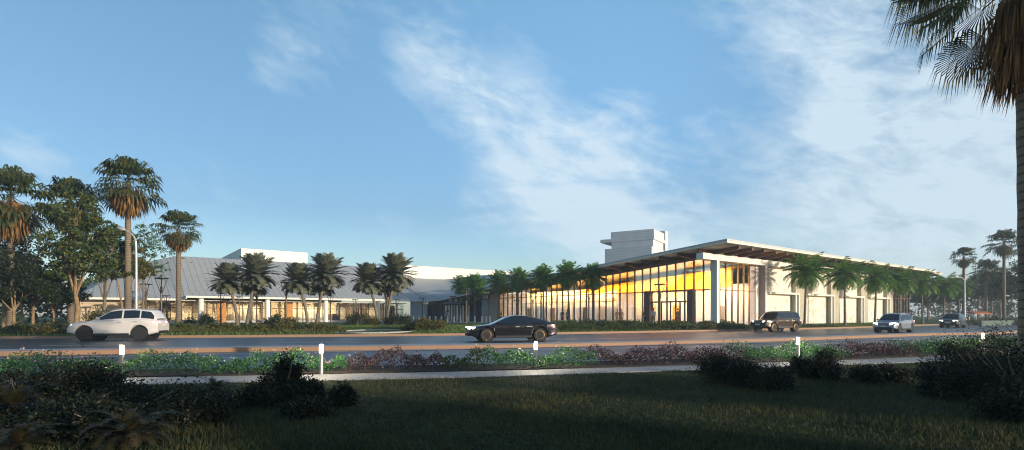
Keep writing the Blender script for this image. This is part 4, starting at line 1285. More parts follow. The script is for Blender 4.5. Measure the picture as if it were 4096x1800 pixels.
# ------------------------------------------------------------------ cars
def ipl(pts, x):
    xs = [p[0] for p in pts]; zs = [p[1] for p in pts]
    return float(np.interp(x, xs, zs))
def smoothpl(pts, x, w=.10):
    return sum(ipl(pts, x + w * q) for q in (-1, -.5, 0, .5, 1)) / 5
def make_car(label, paint, Lc, Wd, deck, roof, wx, wr, clr, cabin, lamps_z, glass=None, rimmat=None, roofrails=False, group='cars on the road', spare=False):
    """front at +x; deck = profile of bonnet, belt and tail; roof = profile of the cabin top"""
    t = thing('car', label, 'car', group=group)
    h = Lc / 2; gl = glass or M['glassdark']; rimmat = rimmat or M['rim']
    Ra = wr * 1.16
    xs = sorted(set([-h + .001, h - .001] + list(np.linspace(-h, h, 75)) + [w + Ra * math.sin(a) for w in wx for a in np.linspace(-math.pi / 2, math.pi / 2, 15)]))
    xs = [x for x in xs if -h <= x <= h]
    def hw(x):
        q = abs(x) / h
        return Wd / 2 * (1 - .16 * max(0, (q - .62) / .38) ** 2.2)
    def zbot(x):
        z = clr + .16 * max(0, (abs(x) - h + .75) / .75) ** 1.5
        for w in wx:
            dx = abs(x - w)
            if dx < Ra: z = max(z, wr + math.sqrt(max(0, Ra * Ra - dx * dx)))
        return z
    def zdk(x):
        return smoothpl(deck, x, .06)
    rows = []
    for x in xs:
        w = hw(x); zt = zdk(x); zb = min(zbot(x), zt - .06)
        q = abs(x) / h; e = max(0, (q - .93) / .07)
        zt2 = zt - .05 * e
        z1 = zb + (zt2 - zb) * .10; zs = zb + (zt2 - zb) * .58
        half = [(0, zb), (w * .88, zb), (w * .975, z1), (w, zb + (zt2 - zb) * .32), (w * .985, zs), (w * .995, zs + .035), (w * .965, zt2 - .06), (w * .90, zt2 - .008), (w * .5, zt2 + .025 * (1 - e)), (0, zt2 + .035 * (1 - e))]
        rows.append([(x, -a, z) for a, z in reversed(half)] + [(x, a, z) for a, z in half[1:]])
    mb = MB(); mb.grid(rows)
    n = len(rows[0]); mb.add(rows[0], [tuple(range(n))]); mb.add(rows[-1], [tuple(reversed(range(n)))])
    mb.build('body', paint, t, smooth=35)
    mb = MB(); mb.box(-h + .5, h - .5, -Wd / 2 + .24, Wd / 2 - .24, clr - .02, zdk(0) - .25); mb.build('underbody', M['blackplastic'], t)
    # cabin
    x0, x1 = cabin
    hmax = max(z for _, z in roof) - zdk((x0 + x1) / 2)
    def zr(x): return smoothpl(roof, x, .05)
    def cw(x, f):      # half width at height fraction
        return hw(x) * (.90 - .20 * f)
    rows = []; cx = list(np.linspace(x0, x1, 44))
    for x in cx:
        zb = zdk(x) - .015; z = max(zr(x), zb + .012); f = min(1, (z - zb) / hmax)
        half = [(cw(x, 0), zb), (cw(x, f * .55), zb + (z - zb) * .55), (cw(x, f * .9), zb + (z - zb) * .9), (cw(x, f) - .06 * f, z - .004), (cw(x, f) * .5, z + .03 * f), (0, z + .04 * f)]
        rows.append([(x, -a, q) for a, q in half] + [(x, a, q) for a, q in reversed(half[:-1])])
    mb = MB(); mb.grid(rows); mb.build('cabin', paint, t, smooth=40)
    def side_glass(xa, xb, sg):
        mb = MB(); rows = []
        for x in np.linspace(xa, xb, 16):
            zb = zdk(x); z = max(zr(x), zb + .02); f1 = min(1, (z - zb) / hmax)
            r = []
            for v in (.10, .4, .62, .84):
                vv = v if v < .8 else max(.12, min(.86, (z - zb - .075) / max(.05, z - zb)))
                if v == .62: vv = (.4 + max(.45, min(.86, (z - zb - .075) / max(.05, z - zb)))) / 2
                r.append((x, sg * (cw(x, f1 * vv) + .014), zb + (z - zb) * vv))
            rows.append(r)
        mb.grid(rows); return mb
    sw = [x for x in cx if zr(x) - zdk(x) > .20]
    sa, sb_ = sw[0] + .05, sw[-1] - .05
    mid1 = sb_ - (sb_ - sa) * .42; mid2 = sa + (sb_ - sa) * .25
    for sg in (-1, 1):
        for (a, b) in ((mid1 + .05, sb_), (mid2 + .04, mid1 - .05), (sa, mid2 - .04)):
            side_glass(a, b, sg).build('side_window', gl, t, smooth=60)
    top = max(z for _, z in roof)
    def cross_glass(xa, xb):
        mb = MB(); rows = []
        for x in np.linspace(xa, xb, 8):
            zb = zdk(x); z = max(zr(x), zb + .012); f = min(1, (z - zb) / hmax); w = cw(x, f) - .10
            rows.append([(x, y * w, z + .04 * f - .03 * f * abs(y) ** 3 + .012) for y in (-1, -.6, 0, .6, 1)])
        mb.grid(rows); return mb
    fr = [x for x, z in roof if z > top - .10]
    cross_glass(max(fr) + .10, x1 - .12).build('windscreen', gl, t, smooth=60)
    if min(fr) - x0 > .35: cross_glass(x0 + .12, min(fr) - .08).build('rear_window', gl, t, smooth=60)
    # wheels
    for w in wx:
        for sg in (-1, 1):
            yw = sg * (hw(w) - .13)
            wt = MB(); wt.lathe([(wr * .62, -.11), (wr * .93, -.115), (wr, -.08), (wr, .08), (wr * .93, .115), (wr * .62, .11)], 28, axis='y', c=(w, yw, wr))
            wh = wt.build('wheel', M['tyre'], t, smooth=40)
            rm = MB(); rm.lathe([(wr * .64, -.04), (wr * .66, .108 * 1), (wr * .60, .112), (wr * .57, .07)], 28, axis='y')
            for k in range(5):
                a = 2 * math.pi * k / 5 + w; ca, sa_ = math.cos(a), math.sin(a)
                p = lambda r_, o_, y_: (r_ * ca - o_ * sa_, y_, r_ * sa_ + o_ * ca)
                rm.hexa([p(.04, -.06, .04), p(wr * .6, -.085, .05), p(wr * .6, .085, .05), p(.04, .06, .04), p(.04, -.05, .10), p(wr * .6, -.075, .10), p(wr * .6, .075, .10), p(.04, .05, .10)])
            rm.lathe([(.07, .03), (.07, .105), (0, .11)], 14, axis='y')
            rm.v = [(v[0] + w, yw + sg * v[1], v[2] + wr) for v in rm.v]
            rm.build('rim', rimmat, wh, smooth=40)
            mb = MB(); mb.lathe([(Ra * .99, -.16), (Ra * .99, .02), (.05, -.10)], 24, axis='y'); mb.v = [(v[0] + w, yw + sg * (v[1] - .08), v[2] + wr) for v in mb.v]
            mb.build('wheel_well', M['blackplastic'], t, smooth=40)
    # lamps, grille, plate, bumpers, mirrors, handles
    for sg in (-1, 1):
        zl = lamps_z[0]; xf = h - .03
        mb = MB(); y0, y1 = sg * hw(h) * .60, sg * (hw(h - .15) + .006)
        mb.hexa([(xf - .10, y0, zl - .05), (xf + .045, y0, zl - .05), (xf - .20, y1, zl - .05), (xf - .34, y1, zl - .04), (xf - .10, y0, zl + .06), (xf + .03, y0, zl + .06), (xf - .22, y1, zl + .075), (xf - .36, y1, zl + .07)])
        mb.build('headlight', M['headlamp'], t)
        zt_ = lamps_z[1]
        mb = MB(); y0, y1 = sg * hw(h) * .60, sg * (hw(h - .15) + .006); xr = -h + .03
        mb.hexa([(xr - .045, y0, zt_ - .05), (xr + .10, y0, zt_ - .05), (xr + .40, y1, zt_ - .04), (xr + .14, y1, zt_ - .05), (xr - .03, y0, zt_ + .07), (xr + .10, y0, zt_ + .07), (xr + .42, y1, zt_ + .08), (xr + .16, y1, zt_ + .08)])
        mb.build('taillight', M['taillamp'], t)
        xm = x1 - (x1 - max(fr)) * .42; zm = zdk(xm) + .10
        mb = MB(); yy = sg * (cw(xm, .2) + .02)
        mb.tube([(xm, yy - sg * .04, zm - .04), (xm + .02, yy + sg * .08, zm)], [.025, .03], 6)
        mb.lathe([(.0, -.07), (.075, -.055), (.085, .0), (.07, .05), (.0, .06)], 10, axis='y', c=(xm + .02, yy + sg * .15, zm + .03))
        mb.build('mirror', paint, t, smooth=60)
        for xd in (mid1 + .12, mid2 + .25):
            mb = MB(); zd = zdk(xd) - .16; yd = sg * (hw(xd) * .985)
            mb.box(xd - .11, xd + .11, yd - .02, yd + .022, zd - .018, zd + .018); mb.build('door_handle', M['alu'], t)
        mb = MB(); yl = sg * hw(0)
        mb.box(wx[0] + Ra + .05, wx[1] - Ra - .05, yl - .06, yl + .012, clr + .01, clr + .12); mb.build('sill_trim', M['blackplastic'], t)
    zf = lamps_z[0]
    mb = MB(); mb.box(h - .08, h + .025, -hw(h) * .48, hw(h) * .48, zf - .20, zf + .02); 
    g = mb.build('grille', M['blackplastic'], t)
    mb = MB()
    for k in range(4): mb.box(h + .027, h + .04, -hw(h) * .44, hw(h) * .44, zf - .18 + .05 * k, zf - .165 + .05 * k)
    mb.build('grille_bar', M['alu'], g)
    mb = MB(); mb.box(h - .15, h + .02, -hw(h) * .8, hw(h) * .8, clr + .10, clr + .24); mb.build('bumper', M['blackplastic'], t)
    mb = MB(); mb.box(h + .022, h + .035, -.26, .26, clr + .25, clr + .36); mb.build('licence_plate', M['plate'], t)
    mb = MB(); mb.box(-h - .02, -h + .15, -hw(h) * .82, hw(h) * .82, clr + .10, clr + .26); mb.build('bumper', M['blackplastic'], t)
    mb = MB(); mb.box(-h - .03, -h - .012, -.26, .26, lamps_z[1] - .22, lamps_z[1] - .11); mb.build('licence_plate', M['plate'], t)
    if roofrails:
        for sg in (-1, 1):
            xa, xb = min(fr) + .1, max(fr) - .15
            mb = MB(); ya = sg * (cw(0, 1) - .06)
            mb.tube([(xa, ya, zr(xa) - .0), (xa + .12, ya, zr(xa + .1) + .065), (xb - .12, ya, zr(xb - .1) + .065), (xb, ya, zr(xb))], .018, 6); mb.build('roof_rail', M['alu'], t, smooth=50)
    return t
def put(t, x, y, ang, z=.003, s=1.0):
    t.location = (x, y, z); t.rotation_euler = (0, 0, R(ang)); t.scale = (s, s, s)
gold = flat('sunlit_gold_rim', (.62, .34, .09), .38, .7, var=.08)  # gold of the sunlit wheels put into the rim colour
c = make_car('white family car with dark side windows driving left on the far left', carpaint('pearl_white_paint', (.66, .62, .60), .0, .32), 4.8, 1.98,
             [(-2.4, 1.06), (-2.3, 1.22), (-1.5, 1.30), (.55, 1.22), (1.0, 1.19), (1.95, 1.10), (2.28, 1.0), (2.4, .82)],
             [(-2.33, 1.24), (-2.24, 1.46), (-2.0, 1.80), (-1.15, 1.90), (-.3, 1.89), (.15, 1.80), (1.08, 1.19)], (-1.42, 1.46), .42, .32, (-2.31, 1.12), (.92, 1.08), rimmat=flat('dark_rim', (.07, .07, .075), .35, .6), roofrails=True)
put(c, gx(120, 33.0), 33.0, 192)
c = make_car('dark fastback car with sunlit gold wheels driving left in the middle of the road', carpaint('midnight_paint', (.022, .019, .026), .55, .20), 5.15, 1.94,
             [(-2.6, .90), (-2.45, 1.04), (-1.6, 1.05), (.8, 1.0), (1.2, .98), (2.1, .87), (2.45, .77), (2.6, .60)],
             [(-2.40, 1.04), (-1.6, 1.30), (-.8, 1.47), (-.2, 1.50), (.25, 1.42), (1.28, .97)], (-1.55, 1.55), .39, .24, (-2.45, 1.32), (.78, .90), rimmat=gold)
put(c, gx(510.5, 31.6), 31.6, 192)
c = make_car('tall boxy brown off-roader driving left past the limestone wall', carpaint('brown_paint', (.085, .055, .04), .3, .25), 4.95, 2.02,
             [(-2.5, 1.0), (-2.4, 1.16), (-1.6, 1.18), (.9, 1.14), (1.3, 1.13), (2.2, 1.06), (2.4, 1.0), (2.5, .82)],
             [(-2.40, 1.16), (-2.25, 1.70), (-1.9, 1.86), (-1.0, 1.88), (.3, 1.86), (.65, 1.78), (1.25, 1.14)], (-1.5, 1.5), .42, .36, (-2.42, 1.3), (.94, 1.02), rimmat=gold, roofrails=True)
put(c, gx(776, 51.0), 51.0, 206)
c = make_car('silver blue car driving left, right of the brown off-roader', carpaint('silver_blue_paint', (.34, .38, .45), .5, .3), 4.75, 1.90,
             [(-2.4, .92), (-2.28, 1.06), (-1.5, 1.08), (.9, 1.0), (1.2, .99), (2.0, .90), (2.25, .80), (2.4, .66)],
             [(-2.30, 1.06), (-2.1, 1.36), (-1.7, 1.62), (-1.0, 1.68), (.1, 1.66), (.5, 1.56), (1.25, 1.0)], (-1.42, 1.42), .37, .26, (-2.3, 1.28), (.80, .96), roofrails=True)
put(c, gx(894, 48.0), 48.0, 216)
c = make_car('distant black car with pale bonnet, farthest right on the road', carpaint('graphite_paint', (.07, .075, .085), .5, .28), 4.9, 1.95,
             [(-2.45, .98), (-2.3, 1.08), (-1.6, 1.10), (.9, 1.06), (1.3, 1.05), (2.1, .97), (2.35, .90), (2.45, .72)],
             [(-2.38, 1.08), (-1.9, 1.45), (-1.3, 1.74), (-.6, 1.78), (.3, 1.74), (.6, 1.66), (1.3, 1.05)], (-1.48, 1.48), .40, .31, (-2.40, 1.34), (.86, .98))
put(c, gx(953, 67.0), 67.0, 219)

# ------------------------------------------------------------------ palms
# drooping royal palms along the glass front
def make_row_palm(seed, tall):
    """crown about z = 0 is lifted to the trunk top; built at unit height 8.2 m"""
    t = thing('palm_tree', 'x', 'palm tree')
    h = 6.35
    palm_trunk(h, .15, .10, (0.08, 0), .12, 10, 12).build('trunk', M['trunk'], t, smooth=60)
    if tall:
        V, Fs = feather_crown(70, 2.15, -78, 84, 78, .74, seed, 16, .15, .60, (.30, .85))
    else:
        V, Fs = feather_crown(56, 2.95, -36, 68, 70, .80, seed, 24, .11, .60, (.55, .60))
    V = V + np.array([.08, 0, h])
    obj('crown', fs_mesh('crown', V, Fs, M['frond']), t)
    mb = MB(); mb.lathe([(.10, h - .9), (.15, h - .5), (.14, h - .1), (.06, h + .15)], 10, c=(.08, 0, 0)); mb.build('crownshaft', M['frond'], t, smooth=60)
    return t
PA = [make_row_palm(k, True) for k in (21, 22, 23, 24)]
PB = [make_row_palm(k, False) for k in (31, 32, 33, 34)]
used = set()
def place(protos, i, x, y, z, rot, sc, lab, group):
    p = protos[i % len(protos)]
    if p.name in used: c = copy_tree(p)
    else: c = p; used.add(p.name)
    c.location = (x, y, z); c.rotation_euler = (R(3.0) * math.sin(rot * 3.1), R(3.0) * math.cos(rot * 5.3), rot); c.scale = (sc, sc, sc)
    tag(c, lab, 'palm tree', group); return c
ordn = ['first', 'second', 'third', 'fourth', 'fifth', 'sixth', 'seventh', 'eighth']
for i, (px, py, Y, lab) in enumerate(((458.9, 274, 90, 'palm of the glass front row, standing before the silver letters'), (475, 271.7, 85.5, 'palm right of the silver letters overlapping a smaller palm'),
                           (482.5, 278, 92, 'smaller palm half hidden by the palm right of the silver letters'), (498, 269.4, 81, 'palm in front of the grey pier where the glass front begins'),
                           (517.9, 266.5, 76.5, 'palm in the middle of the glass front row, fourth from its right end'), (544, 263.6, 72.5, 'palm third from the right end of the glass front row'),
                           (569.5, 260.4, 68, 'palm second from the right in the glass front row, highest crown'), (593.4, 262.5, 66.5, 'rightmost palm of the glass front row, under the brown roof beams'))):
    x = gx(px, Y); z = ground_z(x, Y); top = EYE + (HZ - py) / F * Y
    place(PA, i, x, Y, z, i * 1.3, (top - z) / 8.35, lab, 'palms along the glass front')
o2 = C0 + Vector((.6, -.8, 0)) * 3.0
for i, (px, py, lab) in enumerate(((804.5, 253.6, 'nearest palm of the limestone wall row, directly behind the brown off-roader'), (845, 258.9, 'second palm along the limestone wall'),
                      (874.8, 263.3, 'third palm along the limestone wall, behind the silver blue car'), (900, 266.8, 'palm before the bronze framed end window of the limestone wall'),
                      (922.5, 270, 'palm at the far corner of the long hall'), (943, 273.5, 'palm beyond the long hall, above the farthest car'), (959.6, 276, 'last palm of the limestone wall row, by the white mast'))):
    k = (px - 512) / F
    s = (k * o2.y - o2.x) / (.8 - .6 * k)
    p = o2 + UR * s; z = ground_z(p.x, p.y)
    top = EYE + (HZ - py) / F * p.y
    place(PB, i, p.x, p.y, z, .4 + i * 1.7, (top - z) / 8.35, lab, 'palms along the limestone wall')

# clumps of three date palms
def make_date(seed, h, lean, cr, nf=44):
    t = thing('date_palm', 'x', 'palm tree')
    palm_trunk(h, .17, .13, lean, .08, 10, 14).build('trunk', M['trunk'], t, smooth=60)
    V, Fs = feather_crown(int(nf * 1.8), cr * 1.08, -20, 88, 50, .62, seed, 24, .16, .22, (.45, .75))
    V = V + np.array([lean[0], lean[1], h])
    obj('crown', fs_mesh('crown', V, Fs, M['frond_date']), t)
    V, Fs = dead_skirt(.7, .2, .55, 150, .5, seed, .03)
    obj('dead_fronds', fs_mesh('dead_fronds', V + np.array([lean[0], lean[1], h + .05]), Fs, M['frond_dead']), t)
    return t
Yc = 58.0; kx = Yc / F
DP = [make_date(41, 5.35, (.75, .0), 2.45, 54), make_date(42, 4.45, (-1.25, .1), 2.15, 48), make_date(43, 4.3, (-.05, .5), 1.9, 36)]
for ci, cx in enumerate((242.5, 312.1, 381.8)):
    nm = ('palm clump left of the white roof box', 'palm clump under the roof box end', 'palm clump nearest the entrance')[ci]
    for j, (dx, dy, what) in enumerate(((4.4, 0, 'tall grey date palm of the '), (-3.2, -.4, 'small left leaning date palm of the '), (1.5, 1.3, 'hidden middle date palm of the '))):
        x = gx(cx + dx, Yc); place([DP[j]], 0, x, Yc + dy, ground_z(x, Yc + dy), 0, 1.0, what + nm, 'grey date palms in clumps')

# fan palms
def make_fan(name, label, loc, h, tr, pet, blade, nf, seed, skirt=1.0, skr=.9, seg=14, group=None, lean=(0, 0), fm='frond_fan', lo=-36, droop=.75, narrow=.72):
    t = thing(name, label, 'palm tree', loc, 0, group)
    palm_trunk(h, tr, tr * .72, lean, tr * .4, 10, 18).build('trunk', M['trunk_p'], t, smooth=60)
    V, Fs = fan_crown(nf, pet, blade, lo, 82, seed, seg, droop, narrow)
    top = np.array([lean[0], lean[1], h])
    obj('crown', fs_mesh('crown', V + top, Fs, M[fm]), t)
    V, Fs = dead_skirt(skirt, .3, skr * 1.35, int(420 * skirt), blade * .62, seed, .06)
    obj('dead_fronds', fs_mesh('dead_fronds', V + top + np.array([0, 0, -.35]), Fs, M['frond_dead']), t)
    return t
def fan_at(label, px, ytop, Y, halfw_px, ycen, seed, skirt, skr, nf=62, **kw):
    x = gx(px, Y); z = ground_z(x, Y); cr = halfw_px * Y / F
    hc = EYE + (HZ - ycen) / F * Y - z
    return make_fan('fan_palm', label, (x, Y, z), hc, .26, cr * .60, cr * .52, int(nf * .74), seed, skirt, skr, group='tall fan palms', **kw)
fan_at('tallest fan palm on the left with orange dead fronds, behind the street light', 128, 154, 44, 35, 183, 51, 1.7, 1.15, 60)
fan_at('lone fan palm in front of the left end of the metal roof', 178.5, 210.7, 56, 24, 229, 52, 1.35, .95, 56)
fan_at('fan palm rising behind the leafy orange trunked tree', 71, 182, 46, 33, 203, 53, 1.6, 1.1, 56)
fan_at('fan palm with long orange skirt at the left picture edge', 11, 173, 42, 40, 197, 54, 2.3, 1.3, 62)
fan_at('hazy fan palm above the white mast on the right', 963.8, 248, 92, 13, 257, 55, .9, .6, 46)
fan_at('tall hazy fan palm beside the near trunk at the right edge', 1004, 230, 92, 18, 243, 56, 1.0, .8, 52)
fan_at('hazy fan palm between the two taller ones on the right', 986, 262, 98, 14, 270, 57, .8, .6, 46)
# near fan palm whose trunk closes the right edge
Yn = 9.6; x = gx(1037, Yn)
t = make_fan('fan_palm', 'near fan palm with brown skirt cut off by the right edge', (x, Yn, 0), 7.6, .25, 1.30, 1.10, 46, 64, .2, .3, 46, lean=(-.18, 0), lo=-34, droop=1.5, narrow=.55)
V, Fs = dead_skirt(1.35, .3, .78, 1300, .55, 77, .016)
obj('dead_fronds', fs_mesh('dead_fronds', V + np.array([-.18, 0, 7.15]), Fs, M['frond_dark_dead']), t)
t['group'] = 'tall fan palms'

# ------------------------------------------------------------------ broadleaf trees on the left
def G(px, Y): x = gx(px, Y); return (x, Y, ground_z(x, Y))
make_tree('leafy_tree', 'leafy tree with sunlit orange trunk left of the white car', 'tree', G(77, 41), 3.4, .19,
          [(-.3, 0, 8.6, 1.7), (1.0, .3, 7.4, 1.6), (-1.3, 0, 6.6, 1.5), (.3, -.4, 5.8, 1.7), (-1.0, .2, 4.7, 1.2), (1.4, 0, 5.0, 1.3), (.2, 0, 9.9, 1.1)], 200, 10500, .24, M['leaf_mid'], M['trunk_w'], 71, 'broadleaf trees on the left')
make_tree('leafy_tree', 'dense tree right of the orange trunked one, before the beige wall', 'tree', G(104, 44), 2.9, .16,
          [(0, 0, 6.2, 1.5), (1.2, 0, 7.2, 1.5), (-1.0, .2, 5.2, 1.3), (1.3, 0, 4.9, 1.2), (.4, 0, 8.3, 1.0)], 140, 8000, .22, M['leaf_mid'], M['trunk'], 72, 'broadleaf trees on the left')
make_tree('leafy_tree', 'several stemmed tree with orange trunks below the tallest fan palm', 'tree', G(128, 47), 3.6, .11,
          [(0, 0, 5.6, 1.3), (-1.0, 0, 4.8, 1.0), (1.0, .2, 5.0, 1.1), (.2, 0, 6.9, 1.0)], 90, 4200, .22, M['leaf_olive'], M['trunk_w'], 73, 'broadleaf trees on the left', ((-.3, 0, -1.0, .1, 4.2), (.3, .1, .9, .2, 4.4), (.1, -.2, .3, -.2, 4.8)))
make_tree('airy_tree', 'airy pale green tree behind the street light', 'tree', G(143, 52), 4.6, .11,
          [(.3, 0, 8.2, 1.7), (1.6, 0, 7.4, 1.3), (-1.0, 0, 7.0, 1.3), (1.5, 0, 5.4, 1.0), (.2, 0, 9.4, 1.0)], 90, 1500, .22, M['leaf_airy'], M['trunk'], 74, 'broadleaf trees on the left')
for i, (px, Y, s, lab) in enumerate(((14, 39, 1.1, 'low dark spreading tree at the left edge under the skirted palm'), (33, 41, 1.0, 'low dark tree with a forked trunk near the left edge'),
                        (54, 43, 1.0, 'low dark tree left of the orange trunk'), (-14, 40, 1.25, 'dark tree cut off by the left picture edge'), (22, 50, 1.35, 'taller dark tree behind the low ones at the left'))):
    make_tree('dark_tree', lab, 'tree', G(px, Y), 1.7 * s, .12,
              [(0, 0, 3.3 * s, 1.45 * s), (-1.4, 0, 2.7 * s, 1.15 * s), (1.4, .2, 2.7 * s, 1.15 * s), (.3, -.3, 4.3 * s, 1.1 * s)], 110, 6000, .20, M['leaf_dark'], M['trunk_w'], 80 + i, 'low dark trees on the left')
make_tree('leafy_tree', 'olive tinted tree behind the skirted palm at the left edge', 'tree', G(5, 46), 3.5, .2,
          [(0, 0, 6.5, 2.0), (1.6, 0, 5.4, 1.5), (-1.5, 0, 6, 1.5), (.6, 0, 8.4, 1.4)], 150, 7500, .24, M['leaf_olive'], M['trunk_w'], 79, 'broadleaf trees on the left')
# far trees on the right
for i, (px, Y, s, lm, lab) in enumerate(((1000, 100, 1.5, 'leaf_mid', 'broad hazy tree beyond the road near the right edge'), (1022, 96, 1.7, 'leaf_dark', 'dark hazy tree behind the near palm trunk'), (978, 118, 1.5, 'leaf_mid', 'hazy tree right of the white mast'),
                      (950, 122, 1.3, 'leaf_mid', 'hazy round tree behind the farthest car'), (928, 125, 1.25, 'leaf_mid', 'hazy round tree seen past the far corner of the hall'), (1045, 110, 1.9, 'leaf_olive', 'hazy tree beyond the right picture edge'), (992, 128, 2.1, 'leaf_olive', 'tall olive hazy tree between the right fan palms'))):
    make_tree('broad_tree', lab, 'tree', G(px, Y), 2.4 * s, .2,
              [(0, 0, 4.6 * s, 1.9 * s), (-2.0, 0, 3.9 * s, 1.5 * s), (2.0, .2, 4.0 * s, 1.5 * s), (.3, -.3, 5.8 * s, 1.3 * s)], 110, 3800, .42, M[lm], M['trunk'], 95 + i, 'hazy trees on the right')
def treeline(label, x0, x1, y0, y1, h, n, seed, size=.8, lm='leaf_mid'):
    r = np.random.default_rng(seed); pts = []
    for i in range(n):
        u = (i + r.uniform(0, 1)) / n
        c = np.array([x0 + (x1 - x0) * u, y0 + (y1 - y0) * u + r.uniform(-5, 5), 0])
        hh = h * r.uniform(.6, 1.25)
        for k in range(9):
            q = c + np.array([r.uniform(-3.5, 3.5), r.uniform(-2, 2), hh * r.uniform(.15, 1)])
            pts.append(q + r.normal(size=(34, 3)) * np.array([1.4, 1.2, 1.0]))
    V, Fq = leaf_quads(np.concatenate(pts), size, size * .6)
    o = obj('treeline', np_mesh('treeline', V, Fq, M[lm])); tag(o, label, 'far trees', kind='stuff')
treeline('far wood closing the view on the right behind the hall', 112, 240, 160, 118, 10, 64, 5)
treeline('far wood behind the low trees at the left edge', -150, -56, 58, 84, 8, 44, 6)

# orange awning and parked van far right
t = thing('awning', 'low orange awning stand among the trees on the far right', 'awning', (gx(980, 96), 96, .45))
mb = MB(); mb.hexa([(-1.5, -.8, 1.3), (1.5, -.8, 1.3), (1.5, .8, 1.5), (-1.5, .8, 1.5), (-1.5, -.8, 1.45), (1.5, -.8, 1.45), (1.4, .8, 1.8), (-1.4, .8, 1.8)]); mb.build('canopy', flat('orange_canvas', (.50, .16, .06), .8), t)
for sx in (-1.3, 1.3):
    for sy in (-.7, .7):
        mb = MB(); mb.tube([(sx, sy, 0), (sx, sy, 1.4)], .04, 6); mb.build('leg', M['galv'], t)
x, y = gx(1000, 82), 82.0
mb = MB(); mb.hexa([(-7, -.2, -.2), (7, -.2, -.2), (7, .2, -.2), (-7, .2, -.2), (-7, -.18, .75), (7, -.18, .75), (7, .18, .75), (-7, .18, .75)])
o = mb.build('low_wall', flat('green_grey_wall', (.09, .13, .11), .8), loc=(x, y, ground_z(x, y))); o.rotation_euler = (0, 0, R(30)); tag(o, 'low grey green wall beyond the road at the right', 'wall')

# ------------------------------------------------------------------ shrubs beyond the road
SH = [(28, 38.5, 1.4, .8, 'leaf_dark'), (14, 37.5, 1.1, .7, 'leaf_mid'), (45, 38, 1.2, .75, 'leaf_olive'), (58, 38.5, 1.1, .9, 'leaf_dark'), (97, 42, 1.5, 1.6, 'leaf_olive'), (112, 44, 1.5, 1.3, 'leaf_mid'),
      (190, 52, .9, .8, 'leaf_dark'), (206, 54, .8, 1.2, 'leaf_dark'), (271, 56, 1.2, .9, 'leaf_dark'), (278, 57, 1.0, 1.3, 'leaf_mid'), (292, 55, .8, .9, 'leaf_olive'), (357, 56, 1.5, 1.3, 'leaf_dark'), (369, 57, 1.3, 1.2, 'leaf_olive'), (394, 57, 1.5, 1.2, 'leaf_dark'), (405, 58, 1.0, 1.0, 'leaf_dark'),
      (186, 44, 1.3, .5, 'leaf_mid'), (212, 44, 1.2, .45, 'leaf_mid'), (228, 43, 1.2, .5, 'leaf_olive'), (247, 43, 1.1, .45, 'leaf_mid'), (266, 43, 1.0, .5, 'leaf_olive'), (283, 42.5, 1.1, .75, 'leaf_olive'), (300, 43, 1.1, .5, 'leaf_mid'), (318, 43, 1.1, .6, 'leaf_olive'), (334, 43.5, .9, .6, 'leaf_olive'), (341, 44, .6, .45, 'leaf_olive'),
      (410, 47.5, .9, .8, 'leaf_olive'), (420, 46, 1.1, .9, 'leaf_olive'), (434, 46, 1.0, .7, 'leaf_olive'),
      (572, 52, 1.3, .75, 'leaf_mid'), (588, 52, 1.3, .8, 'leaf_mid'), (604, 52, 1.3, .75, 'leaf_mid'), (620, 51.5, 1.3, .8, 'leaf_olive'), (637, 51, 1.3, .75, 'leaf_mid'), (655, 51, 1.3, .6, 'leaf_mid'), (672, 51, 1.2, .6, 'leaf_mid'), (690, 51, 1.2, .6, 'leaf_mid'), (708, 51.5, 1.2, .7, 'leaf_olive'), (724, 52.5, 1.2, .7, 'leaf_mid'), (738, 54, 1.1, .6, 'leaf_mid'),
      (976, 84, 1.6, 1.0, 'leaf_mid'), (990, 86, 1.8, 1.3, 'leaf_dark'), (1008, 86, 2.0, 1.5, 'leaf_mid'), (1024, 84, 1.8, 1.2, 'leaf_dark')]
near = {'leaf_dark': 'dark green', 'leaf_mid': 'fresh green', 'leaf_olive': 'yellow green'}
def where(px):
    for a, b in ((20, 'at the left picture edge'), (36, 'under the low dark trees'), (52, 'under the low forked tree'), (64, 'left of the orange tree trunk'), (103, 'before the beige wall, taller one'), (120, 'above the bonnet of the white car'), (196, 'at the foot of the lone fan palm'), (217, 'left of the first grey palm clump'), (234, 'just below the first grey palm clump'),
                 (256, 'right of the foot of the first grey palm clump'), (274, 'left of the tall lamp between two palm clumps'), (287, 'below the tall lamp between two palm clumps'), (310, 'left of the second grey palm clump foot'), (327, 'right of the second grey palm clump foot'), (352, 'at the left end of the pond'), (364, 'behind the pond, left one'), (380, 'behind the pond, middle one'), (399, 'behind the pond, right one'),
                 (414, 'at the right end of the pond'), (427, 'right of the pond, second one'), (450, 'left of the dark fastback car'), (580, 'right of the dark fastback car roof'), (596, 'below the rightmost palm of the glass front'), (612, 'under the bright orange part of the glass front'), (628, 'left of the brown portal, nearer one'), (646, 'below the left post of the brown portal'), (664, 'below the doors of the brown portal'),
                 (682, 'at the left end of the pale seat wall'), (700, 'before the pale seat wall, left half'), (716, 'before the pale seat wall, right half'), (731, 'at the foot of the white corner column'), (745, 'left of the brown off-roader'), (984, 'right of the farthest car'), (1000, 'under the awning on the right'), (1016, 'before the hazy trees on the right'), (2000, 'behind the near palm trunk')):
        if px < a: return b
for i, (px, Y, r_, h_, lm) in enumerate(SH):
    x, y, z = G(px, Y)
    make_bush('%s %s shrub %s' % ('tall' if h_ > 1 else 'low', near[lm], where(px)), (x, y, z), r_, r_ * .8, h_, 900 if h_ < 1 else 1300, .17, M[lm], 200 + i, 'shrub', 'shrubs beyond the road', 'shrub')

